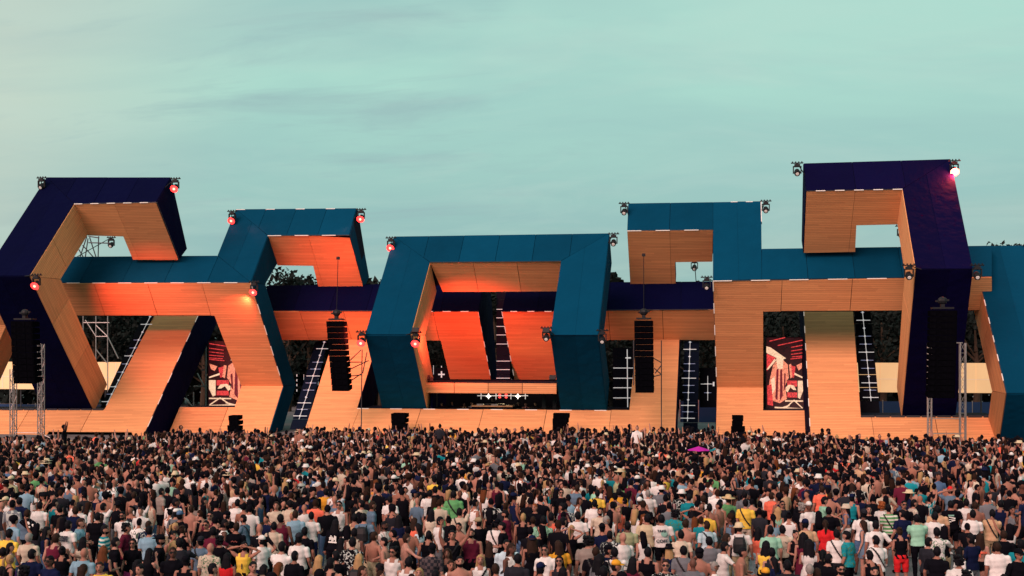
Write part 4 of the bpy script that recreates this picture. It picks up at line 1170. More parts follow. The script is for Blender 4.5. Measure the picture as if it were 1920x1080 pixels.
def make_body(pose, sex):
    key = (pose, sex)
    if key in BODY: return BODY[key]
    la, ra, hyaw = POSES[pose]
    f = sex == "f"
    sh, hipw = (.165, .105) if f else (.195, .092)
    mb = MB()
    W = ([(.84, .12, .095), (.92, .175, .12), (.98, .178, .125), (1.10, .128, .095), (1.22, .145, .112), (1.30, .155, .118), (1.38, .155, .10), (1.43, .125, .082), (1.48, .07, .065)] if f else
         [(.84, .12, .095), (.92, .165, .12), (.98, .167, .12), (1.10, .152, .105), (1.22, .172, .118), (1.32, .188, .122), (1.39, .190, .108), (1.44, .150, .088), (1.49, .078, .07)])
    mb.loft([ring((0, 0, z), rx, ry, 14) for z, rx, ry in W])
    limb(mb, [(0, 0, 1.42), (0, .005, 1.50), (0, .015, 1.57)], [.06, .052, .05])
    hy = R(hyaw)
    rotm = Matrix.Rotation(hy, 3, 'Z')
    hc = V((0, .02, 1.645))
    mb.ell(hc, (.076, .095, .113), 14, 10, rotm)
    mb.ell(hc + rotm @ V((0, .035, -.05)), (.056, .065, .068), 12, 8, rotm)
    mb.ell(hc + rotm @ V((0, .103, -.015)), (.014, .020, .024), 8, 6, rotm)
    for s in (-1, 1): mb.ell(hc + rotm @ V((s * .078, -.005, -.01)), (.012, .022, .034), 8, 6, rotm)
    B = Body(); bones = []
    hands = []
    for s, arm in ((-1, la), (1, ra)):
        e, w_ = ARM[arm]
        S = V((s * sh, 0, 1.405)); E = V((s * (e[0] - (.03 if f else 0)), e[1], e[2])); Wr = V((s * w_[0], w_[1], w_[2]))
        k = .88 if f else 1.0
        limb(mb, [S, lerp3(S, E, .35), E, lerp3(E, Wr, .35), Wr], [.056 * k, .052 * k, .040 * k, .041 * k, .027 * k])
        d = (Wr - E).normalized(); H = Wr + d * .055
        mb.ell(H, (.038, .026, .05), 8, 6, d.to_track_quat('Z', 'Y').to_matrix())
        bones += [("uarm", S, E, .05), ("farm", E, Wr, .036), ("hand", Wr, H + d * .1, .035)]
        hands.append((Wr, d, s))
    step = .16 if pose == "walk" else 0
    for s in (-1, 1):
        Hp = V((s * hipw, 0, .90)); K = V((s * (hipw + .012), .03 + s * step * .6, .49)); A = V((s * (hipw + .02), -.01 + s * step, .085))
        limb(mb, [Hp, lerp3(Hp, K, .4), K, lerp3(K, A, .3), A], [.092, .083, .056, .056, .036], 10)
        mb.ell(A + V((s * .012, .07, -.045)), (.045, .12, .04), 10, 6)
        bones += [("thigh", Hp, K, .078), ("calf", K, A, .048), ("foot", A + V((0, -.04, -.04)), A + V((s * .02, .18, -.05)), .045)]
    bones += [("torso", V((0, 0, .90)), V((0, 0, 1.40)), .15), ("neck", V((0, 0, 1.48)), V((0, .015, 1.55)), .05), ("head", V((0, .02, 1.60)), V((0, .02, 1.69)), .085)]
    o = mb.build("body_source", None)
    md = o.modifiers.new("r", 'REMESH'); md.mode = 'VOXEL'; md.voxel_size = .0185
    sm = o.modifiers.new("s", 'SMOOTH'); sm.factor = .5; sm.iterations = 3
    dg = bpy.context.evaluated_depsgraph_get()
    me = bpy.data.meshes.new_from_object(o.evaluated_get(dg))
    dc = o.modifiers.new("d", 'DECIMATE'); dc.ratio = 620 / max(1, 2 * len(me.polygons))
    lods = []
    for n in (1500, 640, 260):
        dc.ratio = n / max(1, 2 * len(me.polygons)); dc.use_collapse_triangulate = True
        dg = bpy.context.evaluated_depsgraph_get()
        lods.append(bpy.data.meshes.new_from_object(o.evaluated_get(dg)))
    bpy.data.objects.remove(o)
    def arrays(me):
        me.calc_loop_triangles()
        v = np.empty(len(me.vertices) * 3); me.vertices.foreach_get("co", v); v = v.reshape(-1, 3)
        t = np.empty(len(me.loop_triangles) * 3, dtype=np.int32); me.loop_triangles.foreach_get("vertices", t)
        return v, t.reshape(-1, 3)
    def classify(c):
        best = np.full(len(c), 1e9); lab = np.zeros(len(c), int); par = np.zeros(len(c))
        names = []
        for i, (nm, a, b, r) in enumerate(bones):
            a, b = np.array(a), np.array(b); ab = b - a
            t = np.clip(((c - a) @ ab) / (ab @ ab), 0, 1)
            d = np.linalg.norm(c - (a + t[:, None] * ab), axis=1)
            if nm == "torso": d = np.sqrt(((c[:, 0]) / 1.25) ** 2 + (c[:, 1] * 1.1) ** 2 + (c[:, 2] - (a + t[:, None] * ab)[:, 2]) ** 2)
            d = d - r
            k = d < best
            best[k], lab[k], par[k] = d[k], i, t[k]
            names.append(nm)
        return np.array(names)[lab], par
    B.v, B.f = arrays(me); B.c = B.v[B.f].mean(1); B.lab, B.t = classify(B.c)
    n = np.zeros_like(B.v); fn = np.cross(B.v[B.f[:, 1]] - B.v[B.f[:, 0]], B.v[B.f[:, 2]] - B.v[B.f[:, 0]])
    for k in range(3): np.add.at(n, B.f[:, k], fn)
    B.n = n / (np.linalg.norm(n, axis=1)[:, None] + 1e-9)
    B.lods = []
    for m_ in lods:
        v, t = arrays(m_); c = v[t].mean(1); l, p = classify(c); B.lods.append((v, t, c, l, p)); bpy.data.meshes.remove(m_)
    B.hc, B.rot, B.hands, B.sex, B.pose, B.sh = hc, rotm, hands, sex, pose, sh
    # fingers: five unequal bent chains rooted in each palm
    mb2 = MB()
    for (Wr, d, s) in hands:
        side_ = d.cross(V((0, 1, 0)));
        if side_.length < .1: side_ = V((1, 0, 0))
        side_.normalize(); curl = side_.cross(d).normalized()
        root = Wr + d * .085
        for i, L_ in enumerate((.060, .072, .078, .070)):
            o_ = side_ * ((i - 1.5) * .019)
            p1 = root + o_ + d * L_ * .55; p2 = p1 + (d * .75 + curl * .5) * L_ * .5
            mb2.tube(root + o_ - d * .02, p1, .0095, .009, 5); mb2.tube(p1 - d * .003, p2, .009, .0075, 5)
        tb = Wr + d * .04 + side_ * (-.028)
        mb2.tube(tb, tb + d * .03 - side_ * .03, .011, .010, 5); mb2.tube(tb + d * .027 - side_ * .028, tb + d * .062 - side_ * .04, .010, .008, 5)
    v = np.array([tuple(p) for p in mb2.v]); base = len(B.v)
    me2 = bpy.data.meshes.new("body")
    me2.from_pydata(B.v.tolist() + v.tolist(), [], B.f.tolist() + [[i + base for i in q] for q in mb2.f])
    me2.polygons.foreach_set("use_smooth", [True] * len(me2.polygons)); me2.materials.append(SKINM)
    B.mesh = me2
    bpy.data.meshes.remove(me)
    B.cache = {}
    BODY[key] = B
    return B
def sub_mesh(B, name, mask, off, material, extra=None):
    """a garment: the faces of the body under it, pushed outwards"""
    fi = B.f[mask]
    ids, inv = np.unique(fi, return_inverse=True)
    v = B.v[ids] + B.n[ids] * (off(B.v[ids])[:, None] if callable(off) else off)
    ff = inv.reshape(-1, 3).tolist(); vv = v.tolist()
    if extra:
        k = len(vv); vv += [tuple(p) for p in extra.v]; ff += [[i + k for i in q] for q in extra.f]
    me = bpy.data.meshes.new(name); me.from_pydata(vv, [], ff)
    me.polygons.foreach_set("use_smooth", [True] * len(me.polygons)); me.materials.append(material)
    return me
def region(kind, c, lab, t, f):
    z, x, y = c[:, 2], c[:, 0], c[:, 1]
    to = (lab == "torso"); ua = lab == "uarm"; th = lab == "thigh"; ca = lab == "calf"
    hips = to & (z < 1.03)
    if kind == "tee": return (to & (z > .93) & (z < 1.475)) | (ua & (t < .72)) | ((lab == "neck") & (z < 1.475))
    if kind == "shirt": return (to & (z > .90) & (z < 1.48)) | (ua & (t < .85)) | ((lab == "neck") & (z < 1.49))
    if kind == "long": return (to & (z > .92) & (z < 1.48)) | ua | ((lab == "farm") & (t < .92)) | ((lab == "neck") & (z < 1.48))
    if kind == "tank": return (to & (z > .93) & (z < 1.40)) | (to & (z >= 1.40) & (z < 1.465) & (np.abs(x) > .055) & (np.abs(x) < .12)) | (ua & (t < .06) & (np.abs(x) < .145))
    if kind == "crop": return (to & (z > 1.15) & (z < 1.36)) | (to & (z >= 1.36) & (z < 1.46) & (np.abs(np.abs(x) - .085) < .016))
    if kind == "bikini": return (to & (z > 1.235) & (z < 1.295))
    if kind == "dress": return (to & (z > .90) & (z < 1.37)) | (to & (z >= 1.37) & (z < 1.46) & (np.abs(np.abs(x) - .085) < .016)) | (th & (t < .55))
    if kind == "bare": return np.zeros(len(c), bool)
    if kind == "shorts": return hips | (th & (t < .78))
    if kind == "hotpants": return hips | (th & (t < .25))
    if kind == "trousers": return hips | th | (ca & (t < .95))
    if kind == "skirt": return (to & (z < 1.06)) | (th & (t < .55))
    if kind == "shoes": return lab == "foot"
    raise KeyError(kind)
def garment(B, kind, pat="plain"):
    key = (kind, pat)
    if key in B.cache: return B.cache[key]
    top = kind in ("tee", "shirt", "long", "tank", "crop", "bikini", "dress")
    m = region(kind, B.c, B.lab, B.t, B.f)
    rs = np.random.RandomState(len(B.cache) * 7 + 3)
    ph = rs.uniform(0, 6, 4)
    def off(v):
        w = np.sin(v[:, 2] * 34 + v[:, 0] * 21 + ph[0]) * np.sin(v[:, 0] * 27 - v[:, 2] * 13 + ph[1])
        if top:
            o = .013 + .006 * w
            if kind in ("tee", "shirt", "long"): o = o + np.clip(1.16 - v[:, 2], 0, .3) * .10
        else:
            o = .014 + .006 * w if kind != "shoes" else .007 + 0 * w
        return o
    nm = {"tee": "t_shirt", "shirt": "shirt", "long": "long_sleeve_top", "tank": "tank_top", "crop": "crop_top", "bikini": "bikini_top", "dress": "dress"}.get(kind, kind)
    extra = None
    if kind in ("skirt", "dress"):
        extra = MB(); fl = .255 if kind == "skirt" else .24
        extra.loft([ring((0, 0, 1.02), .185, .135, 16), ring((0, 0, .92), .205, .15, 16), ring((0, 0, .66), fl, fl * .78, 16)], cap=False)
    B.cache[key] = sub_mesh(B, nm, m, off, CLOTH[pat], extra)
    return B.cache[key]
def head_local(B, c):
    """face centres in the head's own frame"""
    rel_ = c - np.array(B.hc)
    Rm = np.array(B.rot)
    return rel_ @ Rm            # inverse rotation
def hair_mask(B, c, lab):
    h = head_local(B, c)
    on = (lab == "head") | ((lab == "neck") & (c[:, 2] > 1.56))
    return on & (h[:, 2] > -.095) & (((h[:, 2] > .035) & (h[:, 1] < .082)) | (h[:, 1] < .0) & ((np.abs(h[:, 0]) < .074) | (h[:, 2] > .02))) & ((h[:, 1] < .06) | (h[:, 2] > .07))
def hair_mesh(B, style):
    key = ("hair", style)
    if key in B.cache: return B.cache[key]
    m = hair_mask(B, B.c, B.lab)
    ex = None
    Rm, hc = B.rot, B.hc
    def loc(p): return hc + Rm @ V(p)
    th = .010
    if style == "buzz": th = .004
    if style in ("long", "wavy"):
        th = .016; ex = MB(); rings = []
        for i, (z, rx, ry, y) in enumerate(((.06, .086, .085, -.018), (-.02, .092, .078, -.034), (-.10, .096, .058, -.058), (-.19, .110, .048, -.078), (-.29, .105, .040, -.092), (-.39, .085, .030, -.10), (-.45, .04, .018, -.10))):
            wv = .012 * math.sin(i * 2.1) if style == "wavy" else 0
            kx = 1.18 if style == "wavy" else 1.0
            rg = []
            for k_, p in enumerate(ring((0, 0, z), rx * kx, ry * kx, 22)):
                g = 1 + (.09 if style == "wavy" else .05) * math.sin(k_ * 2.3 + i * (1.3 if style == "wavy" else .25)) + .05 * math.sin(k_ * 5.1 + i * .7)
                rg.append(loc((p.x * g + wv, p.y * g + y, p.z + (.02 * math.sin(k_ * 3.7) if i > 4 else 0))))
            rings.append(rg)
        ex.loft(rings)
    if style in ("ponytail", "bun"):
        th = .010; ex = MB()
        if style == "bun": ex.ell(loc((0, -.085, .075)), (.042, .042, .04), 10, 6)
        else:
            pts = [loc(p) for p in ((0, -.09, .06), (0, -.14, .03), (0, -.15, -.08), (0, -.13, -.22), (0, -.12, -.33))]
            limb(ex, pts, [.022, .032, .036, .028, .010], 8)
    if style == "curly":
        th = .02; ex = MB(); rs = random.Random(3)
        for i in range(26):
            a, z = rs.uniform(0, 6.28), rs.uniform(-.08, .11)
            p = (math.cos(a) * .085, -.02 + min(.03, math.sin(a) * .09), z)
            ex.ell(loc(p), (.034, .034, .034), 6, 4)
    off = (lambda v: th + .004 * np.sin(v[:, 0] * 90 + v[:, 2] * 70)) if style != "buzz" else th
    B.cache[key] = sub_mesh(B, "hair", m, off, HAIRM, ex)
    return B.cache[key]
def hat_mesh(B, kind):
    key = ("hat", kind)
    if key in B.cache: return B.cache[key]
    Rm, hc = B.rot, B.hc
    def tr(rings): return [[hc + Rm @ V(p) for p in r_] for r_ in rings]
    mb = MB()
    if kind in ("cap", "backcap"):
        s = 1 if kind == "cap" else -1
        mb.loft(tr([ring((0, -.005, .028), .090, .108, 14), ring((0, -.005, .075), .086, .102, 14), ring((0, -.008, .115), .062, .075, 14), ring((0, -.01, .134), .02, .025, 14)]))
        b = [[V((x, s * (.085 + .085 * math.sqrt(max(0, 1 - (x / .082) ** 2))), z)) for x in np.linspace(-.08, .08, 8)] + [V((x, s * .07, z + .004)) for x in np.linspace(.08, -.08, 8)] for z in (.030, .040)]
        mb.loft(tr(b))
    elif kind == "bucket":
        mb.loft(tr([ring((0, 0, .005), .150, .165, 16), ring((0, 0, .045), .098, .115, 16), ring((0, 0, .115), .085, .10, 16), ring((0, 0, .13), .06, .075, 16)]))
    elif kind == "straw":
        mb.loft(tr([ring((0, 0, .030), .215, .225, 20), ring((0, 0, .042), .215, .225, 20), ring((0, 0, .048), .10, .118, 20), ring((0, 0, .125), .084, .10, 20), ring((0, 0, .138), .06, .07, 20)]))
    elif kind == "band":
        mb.loft(tr([ring((0, .0, .045), .088, .108, 16), ring((0, 0, .085), .084, .102, 16), ring((0, 0, .12), .06, .07, 16)]))
    me_o = mb.build("hat", None); me = me_o.data; bpy.data.objects.remove(me_o)
    me.materials.append(CLOTH["plain"])
    me.polygons.foreach_set("use_smooth", [True] * len(me.polygons))
    B.cache[key] = me
    return me
def face_mesh(B):
    if "face" in B.cache: return B.cache["face"]
    Rm, hc = B.rot, B.hc
    mb = MB()
    for s in (-1, 1):
        mb.ell(hc + Rm @ V((s * .032, .088, .008)), (.014, .008, .008), 8, 5, Rm)
        mb.box(hc + Rm @ V((s * .033, .091, .030)), (.036, .008, .008), Rm)
    mb.box(hc + Rm @ V((0, .094, -.058)), (.042, .008, .010), Rm)
    o = mb.build("face_features", MAT["eye_dark"]); me = o.data; bpy.data.objects.remove(o)
    B.cache["face"] = me
    return me
def glasses_mesh(B):
    if "glass" in B.cache: return B.cache["glass"]
    Rm, hc = B.rot, B.hc; mb = MB()
    for s in (-1, 1):
        mb.box(hc + Rm @ V((s * .034, .099, .006)), (.056, .012, .036), Rm); mb.box(hc + Rm @ V((s * .080, .045, .010)), (.006, .11, .01), Rm)
    mb.box(hc + Rm @ V((0, .10, .012)), (.03, .01, .01), Rm)
    o = mb.build("sunglasses", MAT["eye_dark"]); me = o.data; bpy.data.objects.remove(o); B.cache["glass"] = me
    return me
def strap_mesh(B):
    if "strap" in B.cache: return B.cache["strap"]
    # a band of body faces between two diagonal planes
    d = np.abs(B.c[:, 0] * .86 + (B.c[:, 2] - 1.22) * .50 * (1 if True else -1)) < .017
    m = d & ((B.lab == "torso") | ((B.lab == "uarm") & (B.t < .1)) | (B.lab == "neck")) & (B.c[:, 2] > 1.0) & (B.c[:, 2] < 1.47)
    B.cache["strap"] = sub_mesh(B, "bag_strap", m, .036, MAT["black_metal"])
    return B.cache["strap"]
def backpack_mesh():
    if "pack" in BODY: return BODY["pack"]
    mb = MB()
    mb.loft([[V((x * a, -.13 + y * b - .075, z)) for x, y in ((-1, -1), (-.6, -1.35), (.6, -1.35), (1, -1), (1, 1), (-1, 1))] for z, a, b in ((1.02, .12, .06), (1.06, .15, .085), (1.25, .15, .085), (1.38, .13, .06), (1.42, .07, .03))])
    for s in (-1, 1): mb.tube((s * .10, -.13, 1.38), (s * .10, -.02, 1.465), .018); 
    o = mb.build("backpack", MAT["black_metal"]); BODY["pack"] = o.data; bpy.data.objects.remove(o)
    return BODY["pack"]
def add_part(root, me, name, col=None):
    o = bpy.data.objects.new(name, me); COL.objects.link(o); o.parent = root
    if col is not None: o.color = (*col, 1)
    return o
def print_text(root, lines, m, zs, size):
    for s, z, k in zip(lines, zs, size):
        cu = bpy.data.curves.new("print", 'FONT'); cu.body = s; cu.size = k; cu.align_x = 'CENTER'; cu.extrude = .002; cu.offset = .004
        cu.materials.append(m)
        tmp = bpy.data.objects.new("print_source", cu); COL.objects.link(tmp)
        tm = bpy.data.meshes.new_from_object(tmp.evaluated_get(bpy.context.evaluated_depsgraph_get())); bpy.data.objects.remove(tmp)
        o = bpy.data.objects.new("shirt_print", tm); COL.objects.link(o); o.parent = root
        o.location = (0, -.158, z); o.rotation_euler = (R(90), 0, 0)
def print_shape(root, mb, m):
    o = mb.build("shirt_print", m); o.parent = root
def person(x, y, z0, face, sex, pose, top, tcol, bot, bcol, hair, hcol, hat=None, hatcol=None, pat="plain", skin=0, height=1.75, extras=(), jit=0.0):
    B = make_body(pose, sex)
    t = empty("person", (x, y, z0), -R(face))
    t.rotation_euler[0] = R(random.uniform(-3.5, 2.5)); t.rotation_euler[1] = R(random.uniform(-3, 3))
    s = height / 1.75
    t.scale = (s * random.uniform(.93, 1.10), s * random.uniform(.95, 1.1), s)
    sk = SKINS[skin % len(SKINS)]
    add_part(t, B.mesh, "body", sk)
    tc_ = CLR.get(tcol, (.5, .5, .5)); tc_ = tuple(min(.85, c * (1 + jit)) for c in tc_)
    if top != "bare":
        add_part(t, garment(B, top, pat), garment(B, top, pat).name.split(".")[0], tc_)
    if top != "dress" and bot:
        me = garment(B, bot); add_part(t, me, bot, CLR[bcol])
    add_part(t, garment(B, "shoes"), "shoes", CLR["white"] if (skin + len(tcol)) % 3 else CLR["black"])
    if hair != "bald":
        add_part(t, hair_mesh(B, hair), "hair", HAIRC[hcol])
    add_part(t, face_mesh(B), "face_features")["kind"] = "stuff"
    if hat:
        add_part(t, hat_mesh(B, hat), "cap" if "cap" in hat else "hat" if hat != "band" else "headband", CLR.get(hatcol, (.5, .36, .2)))
    for e in extras:
        if e == "glasses": add_part(t, glasses_mesh(B), "sunglasses")
        elif e == "strap": add_part(t, strap_mesh(B), "bag_strap"); 
        elif e == "pack": add_part(t, backpack_mesh(), "backpack")
        elif e == "beard":
            m_ = (B.lab == "head") & (head_local(B, B.c)[:, 1] > .02) & (head_local(B, B.c)[:, 2] < -.045)
            if "beard" not in B.cache: B.cache["beard"] = sub_mesh(B, "beard", m_, .004, HAIRM)
            add_part(t, B.cache["beard"], "beard", HAIRC[hcol] if hair != "bald" else HAIRC["brown"])
        elif e == "cup":
            Wr, d, _ = B.hands[1]; p = Wr + d * .10 + V((0, .03, .03))
            MB().tube(p + V((0, 0, -.05)), p + V((0, 0, .07)), .03, .038, 10).build("drink_cup", MAT["drink_cup"], t)
        elif e == "towel":
            MB().loft([[V((-.14 + dx, y_, z_)) for dx, y_, z_ in ((0, -.15, zz), (.10, -.155, zz), (.10, -.135, zz), (0, -.13, zz))] for zz in (1.16, 1.3, 1.44)]).build("towel", CLOTH["plain"], t).color = (*CLR["white"], 1)
    return t, B
